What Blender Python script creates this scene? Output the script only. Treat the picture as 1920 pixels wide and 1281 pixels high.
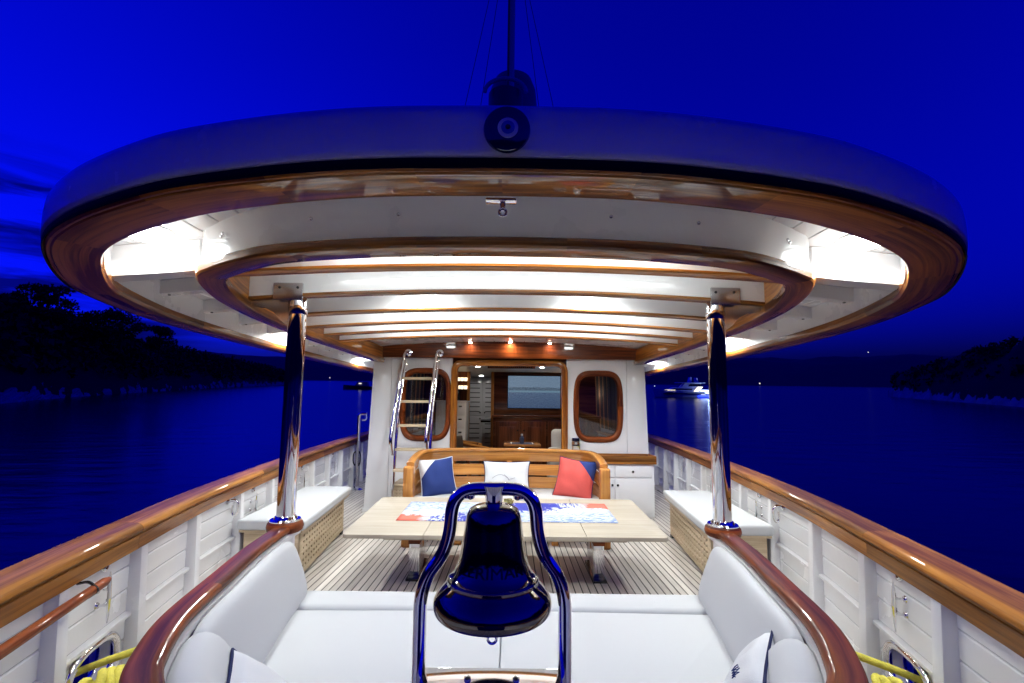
import bpy, bmesh, math, random
from mathutils import Vector, Matrix, noise
R = math.radians
PI = math.pi
random.seed(7)
for o in list(bpy.data.objects):
    bpy.data.objects.remove(o)
sc = bpy.context.scene
C = sc.collection

# ------------------------------------------------------------------ camera
camd = bpy.data.cameras.new('camera')
camd.sensor_width = 36.0
camd.lens = 880 / 1920 * 36.0
camd.clip_start = 0.02
camd.clip_end = 8000
cam = bpy.data.objects.new('camera', camd)
C.objects.link(cam)
cam.matrix_world = (Matrix.Translation((0.035, 0, 1.43)) @ Matrix.Rotation(R(90 + 4.84), 4, 'X')
                    @ Matrix.Rotation(R(0.65), 4, 'Z'))
sc.camera = cam

# ------------------------------------------------------------------ dusk sky
world = bpy.data.worlds.new('World')
sc.world = world
world.use_nodes = True
wn = world.node_tree
wn.nodes.clear()
def wnode(t, **kw):
    n = wn.nodes.new(t)
    for k, v in kw.items():
        setattr(n, k, v)
    return n
def wl(a, b):
    wn.links.new(a, b)
out = wnode('ShaderNodeOutputWorld')
bg = wnode('ShaderNodeBackground')
sky = wnode('ShaderNodeTexSky', sky_type='NISHITA', sun_disc=False)
sky.sun_elevation = R(-0.5)
sky.sun_rotation = R(-64)
sky.altitude = 0
sky.air_density = 1.0
sky.dust_density = 0.3
sky.ozone_density = 6.0
tint = wnode('ShaderNodeMix', data_type='RGBA', blend_type='MULTIPLY')
tint.inputs['Factor'].default_value = 1.0
tint.inputs['B'].default_value = (0.012, 0.022, 1.0, 1)
SKY_TINT = tint
wl(sky.outputs['Color'], tint.inputs['A'])
# streaky dusk clouds, low over the horizon
tc = wnode('ShaderNodeTexCoord')
sep = wnode('ShaderNodeSeparateXYZ')
wl(tc.outputs['Generated'], sep.inputs[0])
mp = wnode('ShaderNodeMapping')
mp.inputs['Scale'].default_value = (2.4, 2.4, 17.0)
mp.inputs['Location'].default_value = (0.7, 0.2, 0.0)
wl(tc.outputs['Generated'], mp.inputs['Vector'])
nz = wnode('ShaderNodeTexNoise')
nz.inputs['Scale'].default_value = 1.7
nz.inputs['Detail'].default_value = 7
nz.inputs['Roughness'].default_value = 0.58
nz.inputs['Distortion'].default_value = 0.5
wl(mp.outputs[0], nz.inputs['Vector'])
cr = wnode('ShaderNodeValToRGB')
cr.color_ramp.elements[0].position = 0.40
cr.color_ramp.elements[1].position = 0.58
cr.color_ramp.elements[0].color = (0, 0, 0, 1)
cr.color_ramp.elements[1].color = (1, 1, 1, 1)
wl(nz.outputs['Fac'], cr.inputs['Fac'])
band = wnode('ShaderNodeMapRange')
band.inputs['From Min'].default_value = 0.27
band.inputs['From Max'].default_value = 0.34
band.inputs['To Min'].default_value = 1.0
band.inputs['To Max'].default_value = 0.0
wl(sep.outputs['Z'], band.inputs['Value'])
west = wnode('ShaderNodeMapRange')          # the cloud bank stands over the western shore
west.inputs['From Min'].default_value = -0.50
west.inputs['From Max'].default_value = -0.62
wl(sep.outputs['X'], west.inputs['Value'])
mm = wnode('ShaderNodeMath', operation='MULTIPLY')
wl(cr.outputs['Color'], mm.inputs[0])
wl(band.outputs[0], mm.inputs[1])
mm2 = wnode('ShaderNodeMath', operation='MULTIPLY')
wl(mm.outputs[0], mm2.inputs[0])
wl(west.outputs[0], mm2.inputs[1])
cm = wnode('ShaderNodeMix', data_type='RGBA', blend_type='MULTIPLY')
cm.inputs['B'].default_value = (0.30, 0.25, 0.20, 1)
wl(mm2.outputs[0], cm.inputs['Factor'])
wl(tint.outputs['Result'], cm.inputs['A'])
wl(cm.outputs['Result'], bg.inputs['Color'])
bg.inputs['Strength'].default_value = 1.28
wl(bg.outputs[0], out.inputs[0])

sc.view_settings.view_transform = 'Standard'
sc.view_settings.look = 'None'
sc.view_settings.exposure = 0.0
sc.view_settings.gamma = 1.0
sc.view_settings.use_curve_mapping = False
sc.render.engine = 'CYCLES'
sc.cycles.max_bounces = 8
sc.cycles.diffuse_bounces = 5
sc.cycles.glossy_bounces = 5
sc.cycles.transmission_bounces = 4
sc.cycles.transparent_max_bounces = 8
sc.cycles.sample_clamp_indirect = 8.0
sc.cycles.caustics_reflective = False
sc.cycles.caustics_refractive = False
sc.cycles.use_denoising = True

# ------------------------------------------------------------------ materials
M = {}
def newmat(name):
    m = bpy.data.materials.new(name)
    m.use_nodes = True
    nt = m.node_tree
    b = nt.nodes['Principled BSDF']
    M[name] = m
    return m, nt, b
def N(nt, t, **kw):
    n = nt.nodes.new(t)
    for k, v in kw.items():
        setattr(n, k, v)
    return n
def simple(name, col, rough=0.5, metal=0.0, coat=0.0, spec=0.5, var=0.0, vscale=4.0, bump=0.0, bscale=60.0, stretch=(1, 1, 1), crough=0.05):
    m, nt, b = newmat(name)
    b.inputs['Base Color'].default_value = (*col, 1)
    b.inputs['Roughness'].default_value = rough
    b.inputs['Metallic'].default_value = metal
    b.inputs['Coat Weight'].default_value = coat
    b.inputs['Coat Roughness'].default_value = crough
    b.inputs['Specular IOR Level'].default_value = spec
    if var or bump:
        t = N(nt, 'ShaderNodeTexCoord')
        mp = N(nt, 'ShaderNodeMapping')
        mp.inputs['Scale'].default_value = stretch
        nt.links.new(t.outputs['Object'], mp.inputs['Vector'])
    if var:
        n = N(nt, 'ShaderNodeTexNoise')
        n.inputs['Scale'].default_value = vscale
        n.inputs['Detail'].default_value = 6
        nt.links.new(mp.outputs[0], n.inputs['Vector'])
        mx = N(nt, 'ShaderNodeMix', data_type='RGBA')
        mx.inputs['A'].default_value = (*[c * (1 - var) for c in col], 1)
        mx.inputs['B'].default_value = (*[min(1, c * (1 + var)) for c in col], 1)
        nt.links.new(n.outputs['Fac'], mx.inputs['Factor'])
        nt.links.new(mx.outputs['Result'], b.inputs['Base Color'])
        rr = N(nt, 'ShaderNodeMapRange')
        rr.inputs['To Min'].default_value = rough * 0.75
        rr.inputs['To Max'].default_value = min(1, rough * 1.3)
        nt.links.new(n.outputs['Fac'], rr.inputs['Value'])
        nt.links.new(rr.outputs[0], b.inputs['Roughness'])
    if bump:
        n2 = N(nt, 'ShaderNodeTexNoise')
        n2.inputs['Scale'].default_value = bscale
        n2.inputs['Detail'].default_value = 5
        nt.links.new(mp.outputs[0], n2.inputs['Vector'])
        bp = N(nt, 'ShaderNodeBump')
        bp.inputs['Strength'].default_value = bump
        bp.inputs['Distance'].default_value = 0.01
        nt.links.new(n2.outputs['Fac'], bp.inputs['Height'])
        nt.links.new(bp.outputs[0], b.inputs['Normal'])
    return m
def wood(name, dark, light, coat=1.0, rough=0.35, along=1.6, across=55, objvar=0.28, crough=0.03, bump=0.03):
    """grain runs along U of the UV map (metres)"""
    m, nt, b = newmat(name)
    uv = N(nt, 'ShaderNodeUVMap')
    oi = N(nt, 'ShaderNodeObjectInfo')
    mp = N(nt, 'ShaderNodeMapping')
    mp.inputs['Scale'].default_value = (along, across, 1)
    cx = N(nt, 'ShaderNodeCombineXYZ')
    ml = N(nt, 'ShaderNodeMath', operation='MULTIPLY')
    ml.inputs[1].default_value = 31.7
    nt.links.new(oi.outputs['Random'], ml.inputs[0])
    nt.links.new(ml.outputs[0], cx.inputs['X'])
    nt.links.new(ml.outputs[0], cx.inputs['Y'])
    nt.links.new(cx.outputs[0], mp.inputs['Location'])
    nt.links.new(uv.outputs[0], mp.inputs['Vector'])
    n = N(nt, 'ShaderNodeTexNoise')
    n.inputs['Scale'].default_value = 1.0
    n.inputs['Detail'].default_value = 8
    n.inputs['Roughness'].default_value = 0.62
    n.inputs['Distortion'].default_value = 0.7
    nt.links.new(mp.outputs[0], n.inputs['Vector'])
    mp2 = N(nt, 'ShaderNodeMapping')
    mp2.inputs['Scale'].default_value = (along * 0.5, across * 0.16, 1)
    nt.links.new(cx.outputs[0], mp2.inputs['Location'])
    nt.links.new(uv.outputs[0], mp2.inputs['Vector'])
    n2 = N(nt, 'ShaderNodeTexNoise')
    n2.inputs['Scale'].default_value = 1.0
    n2.inputs['Detail'].default_value = 3
    nt.links.new(mp2.outputs[0], n2.inputs['Vector'])
    ad = N(nt, 'ShaderNodeMath', operation='ADD')
    nt.links.new(n.outputs['Fac'], ad.inputs[0])
    nt.links.new(n2.outputs['Fac'], ad.inputs[1])
    rp = N(nt, 'ShaderNodeValToRGB')
    e = rp.color_ramp.elements
    e[0].position = 0.72
    e[0].color = (*dark, 1)
    e[1].position = 1.0
    e[1].color = (*light, 1)
    sb = N(nt, 'ShaderNodeMath', operation='MULTIPLY')
    sb.inputs[1].default_value = 0.86
    nt.links.new(ad.outputs[0], sb.inputs[0])
    nt.links.new(sb.outputs[0], rp.inputs['Fac'])
    hs = N(nt, 'ShaderNodeHueSaturation')
    mr = N(nt, 'ShaderNodeMapRange')
    mr.inputs['To Min'].default_value = 1 - objvar
    mr.inputs['To Max'].default_value = 1 + objvar
    nt.links.new(oi.outputs['Random'], mr.inputs['Value'])
    nt.links.new(mr.outputs[0], hs.inputs['Value'])
    nt.links.new(rp.outputs['Color'], hs.inputs['Color'])
    nt.links.new(hs.outputs['Color'], b.inputs['Base Color'])
    b.inputs['Roughness'].default_value = rough
    b.inputs['Specular IOR Level'].default_value = 0.08 if coat else 0.3
    b.inputs['Coat Weight'].default_value = coat
    b.inputs['Coat Roughness'].default_value = crough
    bp = N(nt, 'ShaderNodeBump')
    bp.inputs['Strength'].default_value = bump
    bp.inputs['Distance'].default_value = 0.004
    nt.links.new(n.outputs['Fac'], bp.inputs['Height'])
    nt.links.new(bp.outputs[0], b.inputs['Normal'])
    return m
def emit(name, col, strength):
    m, nt, b = newmat(name)
    b.inputs['Base Color'].default_value = (*col, 1)
    b.inputs['Emission Color'].default_value = (*col, 1)
    b.inputs['Emission Strength'].default_value = strength
    return m

wood('varnish', (0.15, 0.040, 0.005), (0.44, 0.165, 0.022), coat=0.75, crough=0.012, bump=0.006, rough=0.5)
wood('ring_wood', (0.085, 0.020, 0.003), (0.30, 0.105, 0.014), coat=0.8, crough=0.012, bump=0.004, rough=0.5)
wood('mahogany', (0.060, 0.010, 0.003), (0.215, 0.050, 0.010), across=40, coat=0.35, crough=0.02, bump=0.01, rough=0.5)
wood('rail_wood', (0.12, 0.036, 0.006), (0.34, 0.135, 0.024), coat=0.35, crough=0.02, bump=0.01, rough=0.5)
wood('honey', (0.34, 0.125, 0.025), (0.56, 0.25, 0.062), objvar=0.12, bump=0.01, crough=0.02)
wood('saloon_wood', (0.045, 0.011, 0.004), (0.135, 0.040, 0.014), coat=0.6, objvar=0.2)
wood('saloon_floor', (0.10, 0.05, 0.02), (0.25, 0.13, 0.06), coat=0.5)
wood('teak_deck', (0.50, 0.455, 0.41), (0.62, 0.575, 0.53), coat=0.0, rough=0.75, along=2.5, across=60, objvar=0.12, bump=0.1)
wood('pale_teak', (0.36, 0.31, 0.24), (0.42, 0.37, 0.295), coat=0.0, rough=0.55, along=1.5, across=26, objvar=0.06, bump=0.08)
wood('box_teak', (0.40, 0.31, 0.20), (0.60, 0.48, 0.34), coat=0.0, rough=0.6, across=40, objvar=0.08, bump=0.08)
simple('caulk', (0.012, 0.011, 0.011), 0.6)
simple('white_paint', (0.86, 0.86, 0.865), 0.25, coat=0.5, var=0.05, vscale=3.5, bump=0.012, bscale=9)
simple('ceiling_white', (0.88, 0.88, 0.885), 0.28, coat=0.4, var=0.03, vscale=3, bump=0.01, bscale=6)
simple('deckhouse_white', (0.82, 0.82, 0.84), 0.22, coat=0.5, var=0.03, vscale=2)
simple('cushion', (0.515, 0.525, 0.54), 0.85, spec=0.2, var=0.02, vscale=3, bump=0.10, bscale=420)
simple('pillow_white', (0.63, 0.64, 0.66), 0.9, spec=0.2, bump=0.25, bscale=300)
simple('navy', (0.018, 0.035, 0.15), 0.85, spec=0.2, var=0.12, vscale=60)
simple('piping_navy', (0.008, 0.012, 0.06), 0.8, spec=0.2)
simple('coral', (0.55, 0.085, 0.075), 0.9, spec=0.2, var=0.08, vscale=60)
simple('chrome', (0.86, 0.86, 0.87), 0.045, 1.0, var=0.03, vscale=30)
simple('dull_steel', (0.55, 0.55, 0.56), 0.25, 1.0)
simple('bell_metal', (0.27, 0.24, 0.19), 0.06, 1.0, var=0.25, vscale=28, bump=0.02, bscale=90)
simple('bell_letters', (0.07, 0.06, 0.05), 0.25, 1.0)
simple('black_gloss', (0.008, 0.008, 0.01), 0.15)
simple('edge_shade', (0.006, 0.006, 0.008), 0.7, spec=0.1)  # near black for the shade painted on the outer ring's edge
simple('dark_screw', (0.07, 0.07, 0.075), 0.3, 0.9)
simple('rope_yellow', (0.74, 0.64, 0.09), 0.8, bump=0.7, bscale=220, var=0.25, vscale=50)
simple('eye_navy', (0.006, 0.009, 0.06), 0.08, coat=1.0)
simple('eye_white', (0.7, 0.7, 0.75), 0.1, coat=1.0)
simple('eye_blue', (0.03, 0.10, 0.45), 0.1, coat=1.0)
simple('mast_paint', (0.62, 0.60, 0.48), 0.35)
simple('mast_dark', (0.06, 0.06, 0.07), 0.4)
simple('funnel_paint', (0.18, 0.18, 0.19), 0.4, var=0.1)
simple('wire', (0.05, 0.05, 0.05), 0.5)
simple('hull_paint', (0.62, 0.62, 0.64), 0.2, coat=0.6)
simple('yacht_white', (0.75, 0.75, 0.78), 0.3)
simple('yacht_glass', (0.01, 0.01, 0.012), 0.1)
simple('foliage', (0.018, 0.026, 0.012), 0.9, var=0.5, vscale=0.3)
simple('bark', (0.03, 0.022, 0.016), 0.9)
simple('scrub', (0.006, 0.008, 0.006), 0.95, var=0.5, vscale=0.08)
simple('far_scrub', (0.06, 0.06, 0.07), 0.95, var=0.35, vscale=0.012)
simple('rock', (0.38, 0.37, 0.36), 0.9, var=0.6, vscale=0.35, bump=0.8, bscale=0.8)
simple('plastic_white', (0.75, 0.75, 0.76), 0.4)
simple('chair_leather', (0.04, 0.03, 0.026), 0.4)
simple('curtain_copper', (0.42, 0.20, 0.09), 0.35, 0.3)
simple('curtain_dark', (0.035, 0.032, 0.036), 0.5)
simple('saloon_cream', (0.55, 0.53, 0.50), 0.4)
simple('mat_navy', (0.03, 0.045, 0.11), 0.7)
simple('posy', (0.30, 0.26, 0.08), 0.8, var=0.5, vscale=80)
simple('wicker', (0.36, 0.29, 0.20), 0.8)
LAMP_COL = (0.95, 1.0, 0.985)
emit('lamp_glass', LAMP_COL, 40)
emit('spot_warm', (1.0, 0.80, 0.55), 30)
emit('spot_soft', (1.0, 0.90, 0.78), 14)
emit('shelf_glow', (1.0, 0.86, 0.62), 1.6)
emit('boat_lights', (0.75, 0.88, 1.0), 2.2)
emit('boat_warm', (1.0, 0.88, 0.6), 1.6)
emit('boat_blue', (0.02, 0.05, 1.0), 3)
emit('shore_light', (1.0, 0.95, 0.85), 1.2)

# glass pane: see-through with a mirror-like sheen
m, nt, b = newmat('pane')
nt.nodes.remove(b)
tr = N(nt, 'ShaderNodeBsdfTransparent'); tr.inputs['Color'].default_value = (0.82, 0.85, 0.87, 1)
gl = N(nt, 'ShaderNodeBsdfGlossy'); gl.inputs['Roughness'].default_value = 0.02
fr = N(nt, 'ShaderNodeFresnel'); fr.inputs['IOR'].default_value = 1.9
mx = N(nt, 'ShaderNodeMixShader')
nt.links.new(fr.outputs[0], mx.inputs[0]); nt.links.new(tr.outputs[0], mx.inputs[1]); nt.links.new(gl.outputs[0], mx.inputs[2])
nt.links.new(mx.outputs[0], nt.nodes['Material Output'].inputs[0])

# sea: calm dark water with fine ripples
m, nt, b = newmat('sea')
b.inputs['Base Color'].default_value = (0.0015, 0.003, 0.010, 1)
b.inputs['Roughness'].default_value = 0.20
b.inputs['IOR'].default_value = 1.33
t = N(nt, 'ShaderNodeTexCoord')
mp_ = N(nt, 'ShaderNodeMapping'); mp_.inputs['Scale'].default_value = (0.35, 1.0, 1)
nt.links.new(t.outputs['Object'], mp_.inputs['Vector'])
n1 = N(nt, 'ShaderNodeTexNoise'); n1.inputs['Scale'].default_value = 0.9; n1.inputs['Detail'].default_value = 6
nt.links.new(mp_.outputs[0], n1.inputs['Vector'])
bp = N(nt, 'ShaderNodeBump'); bp.inputs['Strength'].default_value = 0.30; bp.inputs['Distance'].default_value = 0.20
nt.links.new(n1.outputs['Fac'], bp.inputs['Height']); nt.links.new(bp.outputs[0], b.inputs['Normal'])

# table runner print: coral, blue and white in loose brush shapes
m, nt, b = newmat('runner_print')
b.inputs['Roughness'].default_value = 0.85
uv = N(nt, 'ShaderNodeUVMap')
sp = N(nt, 'ShaderNodeSeparateXYZ'); nt.links.new(uv.outputs[0], sp.inputs[0])
def math_(op, a, b_=None, v=None):
    n = N(nt, 'ShaderNodeMath', operation=op)
    if isinstance(a, (int, float)): n.inputs[0].default_value = a
    else: nt.links.new(a, n.inputs[0])
    if b_ is not None:
        if isinstance(b_, (int, float)): n.inputs[1].default_value = b_
        else: nt.links.new(b_, n.inputs[1])
    return n.outputs[0]
def nzt(scale, det, dist, sx=1, sy=1):
    mpp = N(nt, 'ShaderNodeMapping'); mpp.inputs['Scale'].default_value = (sx, sy, 1)
    nt.links.new(uv.outputs[0], mpp.inputs['Vector'])
    q = N(nt, 'ShaderNodeTexNoise'); q.inputs['Scale'].default_value = scale; q.inputs['Detail'].default_value = det; q.inputs['Distortion'].default_value = dist
    nt.links.new(mpp.outputs[0], q.inputs['Vector'])
    return q.outputs['Fac']
U_, V_ = sp.outputs['X'], sp.outputs['Y']     # both 0..1 over the runner
au = math_('ABSOLUTE', math_('SUBTRACT', U_, 0.5))
sgn = math_('SIGN', math_('SUBTRACT', U_, 0.5))
vflip = math_('MULTIPLY', math_('SUBTRACT', V_, 0.5), sgn)   # point symmetric print
wob = math_('MULTIPLY', math_('SUBTRACT', nzt(7, 4, 1.5, 3.0, 1.0), 0.5), 0.5)
def stepn(x, e, w=0.02):
    q = N(nt, 'ShaderNodeMapRange'); q.inputs['From Min'].default_value = e - w; q.inputs['From Max'].default_value = e + w
    nt.links.new(x, q.inputs['Value']); return q.outputs[0]
def mixc(fac, a, bcol):
    q = N(nt, 'ShaderNodeMix', data_type='RGBA'); nt.links.new(fac, q.inputs['Factor'])
    if isinstance(a, tuple): q.inputs['A'].default_value = (*a, 1)
    else: nt.links.new(a, q.inputs['A'])
    if isinstance(bcol, tuple): q.inputs['B'].default_value = (*bcol, 1)
    else: nt.links.new(bcol, q.inputs['B'])
    return q.outputs['Result']
# solid blue middle field toward one edge
f_mid = math_('MULTIPLY', math_('SUBTRACT', 1.0, stepn(math_('ADD', au, wob), 0.24)), stepn(math_('ADD', vflip, math_('MULTIPLY', wob, 1.4)), 0.02))
# brush strokes
strokes = stepn(nzt(7, 5, 2.5, 2.4, 3.2), 0.53, 0.025)
f_str = math_('MULTIPLY', strokes, stepn(math_('ADD', wob, math_('MULTIPLY', vflip, -1.0)), 0.0, 0.06))
f_str2 = math_('MULTIPLY', stepn(nzt(9, 3, 0.5, 9.0, 1.0), 0.52, 0.04), math_('MULTIPLY', stepn(vflip, 0.24), math_('SUBTRACT', 1.0, stepn(au, 0.36))))
f_cor = math_('MULTIPLY', stepn(math_('ADD', au, math_('MULTIPLY', wob, 0.3)), 0.385), stepn(math_('ADD', vflip, math_('MULTIPLY', wob, 0.8)), 0.22))
ca = mixc(f_mid, (0.52, 0.56, 0.61), (0.025, 0.032, 0.30))
cb_ = mixc(f_str2, ca, (0.03, 0.04, 0.33))
cc_ = mixc(f_str, cb_, (0.13, 0.22, 0.52))
cd_ = mixc(f_cor, cc_, (0.62, 0.13, 0.085))
nt.links.new(cd_, b.inputs['Base Color'])

# television picture: a pale noisy sea view, lit by its own panel
m, nt, b = newmat('tv_picture')
b.inputs['Base Color'].default_value = (0.01, 0.01, 0.01, 1)
b.inputs['Roughness'].default_value = 0.3
uv = N(nt, 'ShaderNodeUVMap')
sp = N(nt, 'ShaderNodeSeparateXYZ'); nt.links.new(uv.outputs[0], sp.inputs[0])
V_ = sp.outputs['Y']
g = nzt(38, 2, 0, 1.6, 1.0)
g2 = nzt(5, 5, 0.6, 1.2, 3.0)
base = mixc(stepn(V_, 0.60, 0.02), (0.045, 0.10, 0.24), (0.22, 0.34, 0.50))
hor = math_('MULTIPLY', stepn(math_('ADD', V_, math_('MULTIPLY', g2, 0.06)), 0.57, 0.015), math_('SUBTRACT', 1.0, stepn(math_('ADD', V_, math_('MULTIPLY', g2, 0.10)), 0.69, 0.01)))
base = mixc(hor, base, (0.04, 0.08, 0.14))
base = mixc(stepn(math_('MULTIPLY', math_('ABSOLUTE', math_('SUBTRACT', V_, 0.515)), -1.0), -0.03, 0.01), base, (0.20, 0.38, 0.52))
spk = mixc(stepn(g, 0.52, 0.06), base, (0.36, 0.52, 0.72))
fin = mixc(math_('MULTIPLY', stepn(V_, 0.1, 0.5), 0.75), base, spk)
nt.links.new(fin, b.inputs['Emission Color'])
b.inputs['Emission Strength'].default_value = 0.48

# ------------------------------------------------------------------ mesh helpers (boat frame: x right, y forward, z above the deck)
K = 0.05                                   # the deck falls gently forward: sheer of the hull
def shear(v):
    return Vector((v[0], v[1], v[2] - K * v[1]))
class MB:
    def __init__(s):
        s.v, s.f, s.uv = [], [], []
    def add(s, verts, faces, uvs=None):
        o = len(s.v)
        s.v += [Vector(p) for p in verts]
        for i, fc in enumerate(faces):
            s.f.append([o + k for k in fc])
            s.uv.append(uvs[i] if uvs else [(0, 0)] * len(fc))
        return s
    def hexa(s, p):
        """8 corners: bottom 4 ccw then top 4"""
        p = [Vector(q) for q in p]
        F = [(3, 2, 1, 0), (4, 5, 6, 7), (0, 1, 5, 4), (1, 2, 6, 5), (2, 3, 7, 6), (3, 0, 4, 7)]
        d = [(p[1] - p[0]).length, (p[3] - p[0]).length, (p[4] - p[0]).length]
        ax = d.index(max(d))
        A = [(p[1] - p[0]), (p[3] - p[0]), (p[4] - p[0])]
        ua = A[ax].normalized() if A[ax].length else Vector((1, 0, 0))
        uvs = []
        for fc in F:
            n = (p[fc[1]] - p[fc[0]]).cross(p[fc[2]] - p[fc[0]])
            n = n.normalized() if n.length > 1e-12 else Vector((0, 0, 1))
            va = n.cross(ua)
            if va.length < 0.2:
                i = (ax + 1) % 3
                va = A[i].normalized()
                uvs.append([((p[k] - p[0]).dot(A[(ax + 2) % 3].normalized()), (p[k] - p[0]).dot(va)) for k in fc])
            else:
                va.normalize()
                uvs.append([((p[k] - p[0]).dot(ua), (p[k] - p[0]).dot(va)) for k in fc])
        return s.add(p, F, uvs)
    def box(s, x0, x1, y0, y1, z0, z1):
        return s.hexa([(x0, y0, z0), (x1, y0, z0), (x1, y1, z0), (x0, y1, z0), (x0, y0, z1), (x1, y0, z1), (x1, y1, z1), (x0, y1, z1)])
    def sweep(s, path, prof, closed=False, closedprof=True, scales=None, frames=None, caps=True, u0=0.0):
        """prof: list of (a, b); frames[i] = (origin, adir, bdir)"""
        n, m = len(path), len(prof)
        o = len(s.v)
        L = [0.0]
        for i in range(1, n):
            L.append(L[-1] + (Vector(path[i]) - Vector(path[i - 1])).length)
        W = [0.0]
        for j in range(1, m + 1):
            a, b = prof[j - 1], prof[j % m]
            W.append(W[-1] + math.hypot(a[0] - b[0], a[1] - b[1]))
        ca = sum(q[0] for q in prof) / m
        cb = sum(q[1] for q in prof) / m
        for i in range(n):
            og, A, B = frames[i]
            k = scales[i] if scales else 1.0
            for (a, b) in prof:
                aa, bb = ca + (a - ca) * k, cb + (b - cb) * k
                s.v.append(Vector(og) + Vector(A) * aa + Vector(B) * bb)
        rng = n if closed else n - 1
        mm_ = m if closedprof else m - 1
        for i in range(rng):
            i2 = (i + 1) % n
            for j in range(mm_):
                j2 = (j + 1) % m
                s.f.append([o + i * m + j, o + i * m + j2, o + i2 * m + j2, o + i2 * m + j])
                la = L[i] + u0
                lb = (L[i2] if i2 else L[-1] + (Vector(path[0]) - Vector(path[-1])).length) + u0
                s.uv.append([(la, W[j]), (la, W[j + 1]), (lb, W[j + 1]), (lb, W[j])])
        if caps and not closed and closedprof:
            s.f.append([o + j for j in range(m)][::-1]); s.uv.append([(prof[j][0], prof[j][1]) for j in range(m)][::-1])
            s.f.append([o + (n - 1) * m + j for j in range(m)]); s.uv.append([prof[j] for j in range(m)])
        return s
    def tube(s, path, r, n=10, closed=False, rs=None, caps=True):
        P = [Vector(p) for p in path]
        k = len(P)
        frames = []
        up = None
        for i in range(k):
            a = P[(i - 1) % k] if (closed or i > 0) else P[i]
            b = P[(i + 1) % k] if (closed or i < k - 1) else P[i]
            t = (b - a).normalized()
            if up is None:
                up = Vector((0, 0, 1)) if abs(t.z) < 0.9 else Vector((0, 1, 0))
            A = t.cross(up)
            if A.length < 1e-5:
                A = t.cross(Vector((1, 0, 0)))
            A.normalize()
            B = A.cross(t).normalized()
            up = B
            q = (rs[i] if rs else r)
            frames.append((P[i], A * q, B * q))
        prof = [(math.cos(2 * PI * j / n), math.sin(2 * PI * j / n)) for j in range(n)]
        o = len(s.uv)
        s.sweep(P, prof, closed=closed, frames=frames, caps=caps)
        for q in range(o, len(s.uv)):
            s.uv[q] = [(u, v * r) for (u, v) in s.uv[q]]
        return s
    def lathe(s, prof, c, n=32, axis=None):
        """prof: list of (r, h) along axis from c"""
        ax = Vector(axis or (0, 0, 1)).normalized()
        A = ax.orthogonal().normalized()
        B = ax.cross(A)
        c = Vector(c)
        m = len(prof)
        o = len(s.v)
        for (r, h) in prof:
            for j in range(n):
                a = 2 * PI * j / n
                s.v.append(c + ax * h + (A * math.cos(a) + B * math.sin(a)) * max(r, 1e-5))
        for i in range(m - 1):
            for j in range(n):
                j2 = (j + 1) % n
                s.f.append([o + i * n + j, o + i * n + j2, o + (i + 1) * n + j2, o + (i + 1) * n + j])
                s.uv.append([(j / n, i / m)] * 4)
        return s
    def prism(s, poly, z0, z1):
        n = len(poly)
        vs = [(p[0], p[1], z0 if not callable(z0) else z0(p)) for p in poly] + [(p[0], p[1], z1 if not callable(z1) else z1(p)) for p in poly]
        F = [list(range(n))[::-1], list(range(n, 2 * n))] + [[i, (i + 1) % n, n + (i + 1) % n, n + i] for i in range(n)]
        uvs = [[(vs[k][0], vs[k][1]) for k in f] for f in F[:2]] + [[(0, 0), (1, 0), (1, .1), (0, .1)]] * n
        return s.add(vs, F, uvs)
    def xf(s, mtx):
        s.v = [mtx @ p for p in s.v]
        return s

def mk(name, mb, mat, parent=None, smooth=False, bevel=0.0, seg=2, level=False, ang=38, origin=None):
    """one mesh object; verts in the boat frame, sheared into the world, local to the parent"""
    base = Vector(parent['_b']) if parent is not None and '_b' in parent else Vector((0, 0, 0))
    pz = parent is not None and parent.get('_lvl') is not None
    if level or pz:
        loc = Vector((base.x, base.y, base.z))
        vs = [p - base for p in mb.v]
    else:
        vs = [shear(p - base) for p in mb.v]
    me = bpy.data.meshes.new(name)
    me.from_pydata([tuple(p) for p in vs], [], mb.f)
    ul = me.uv_layers.new(name='UVMap')
    flat = []
    for q in mb.uv:
        for t in q:
            flat += [t[0], t[1]]
    if len(flat) == 2 * len(me.loops):
        ul.data.foreach_set('uv', flat)
    if bevel:
        b = bmesh.new()
        b.from_mesh(me)
        bmesh.ops.remove_doubles(b, verts=b.verts, dist=1e-5)
        es = [e for e in b.edges if len(e.link_faces) == 2 and e.calc_face_angle(0) > R(25)]
        bmesh.ops.bevel(b, geom=es, offset=bevel, segments=seg, affect='EDGES', profile=0.6, clamp_overlap=True)
        b.to_mesh(me); b.free()
        smooth = True
    b = bmesh.new(); b.from_mesh(me); bmesh.ops.recalc_face_normals(b, faces=b.faces); b.to_mesh(me); b.free()
    if smooth:
        me.shade_smooth()
        me.set_sharp_from_angle(angle=R(ang))
    me.materials.append(M[mat] if isinstance(mat, str) else mat)
    o = bpy.data.objects.new(name, me)
    C.objects.link(o)
    if parent is not None:
        o.parent = parent
        if parent.type == 'MESH':
            pass
    o['_b'] = tuple(base)
    if pz or level:
        o['_lvl'] = 1
    return o
def tag(o, label, cat, group=None, kind=None):
    if label: o['label'] = label
    if cat: o['category'] = cat
    if group: o['group'] = group
    if kind: o['kind'] = kind
    return o
def thing(name, label, cat, base=(0, 0, 0), group=None, level=False, world=False):
    """Empty at the thing's base. base in the boat frame"""
    e = bpy.data.objects.new(name, None)
    e.empty_display_size = 0.1
    C.objects.link(e)
    e.location = Vector(base) if world else shear(base)
    e['_b'] = tuple(base)
    if level or world:
        e['_lvl'] = 1
    return tag(e, label, cat, group)
def structure(name, mb, mat, **kw):
    o = mk(name, mb, mat, **kw)
    o['kind'] = 'structure'
    return o
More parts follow.
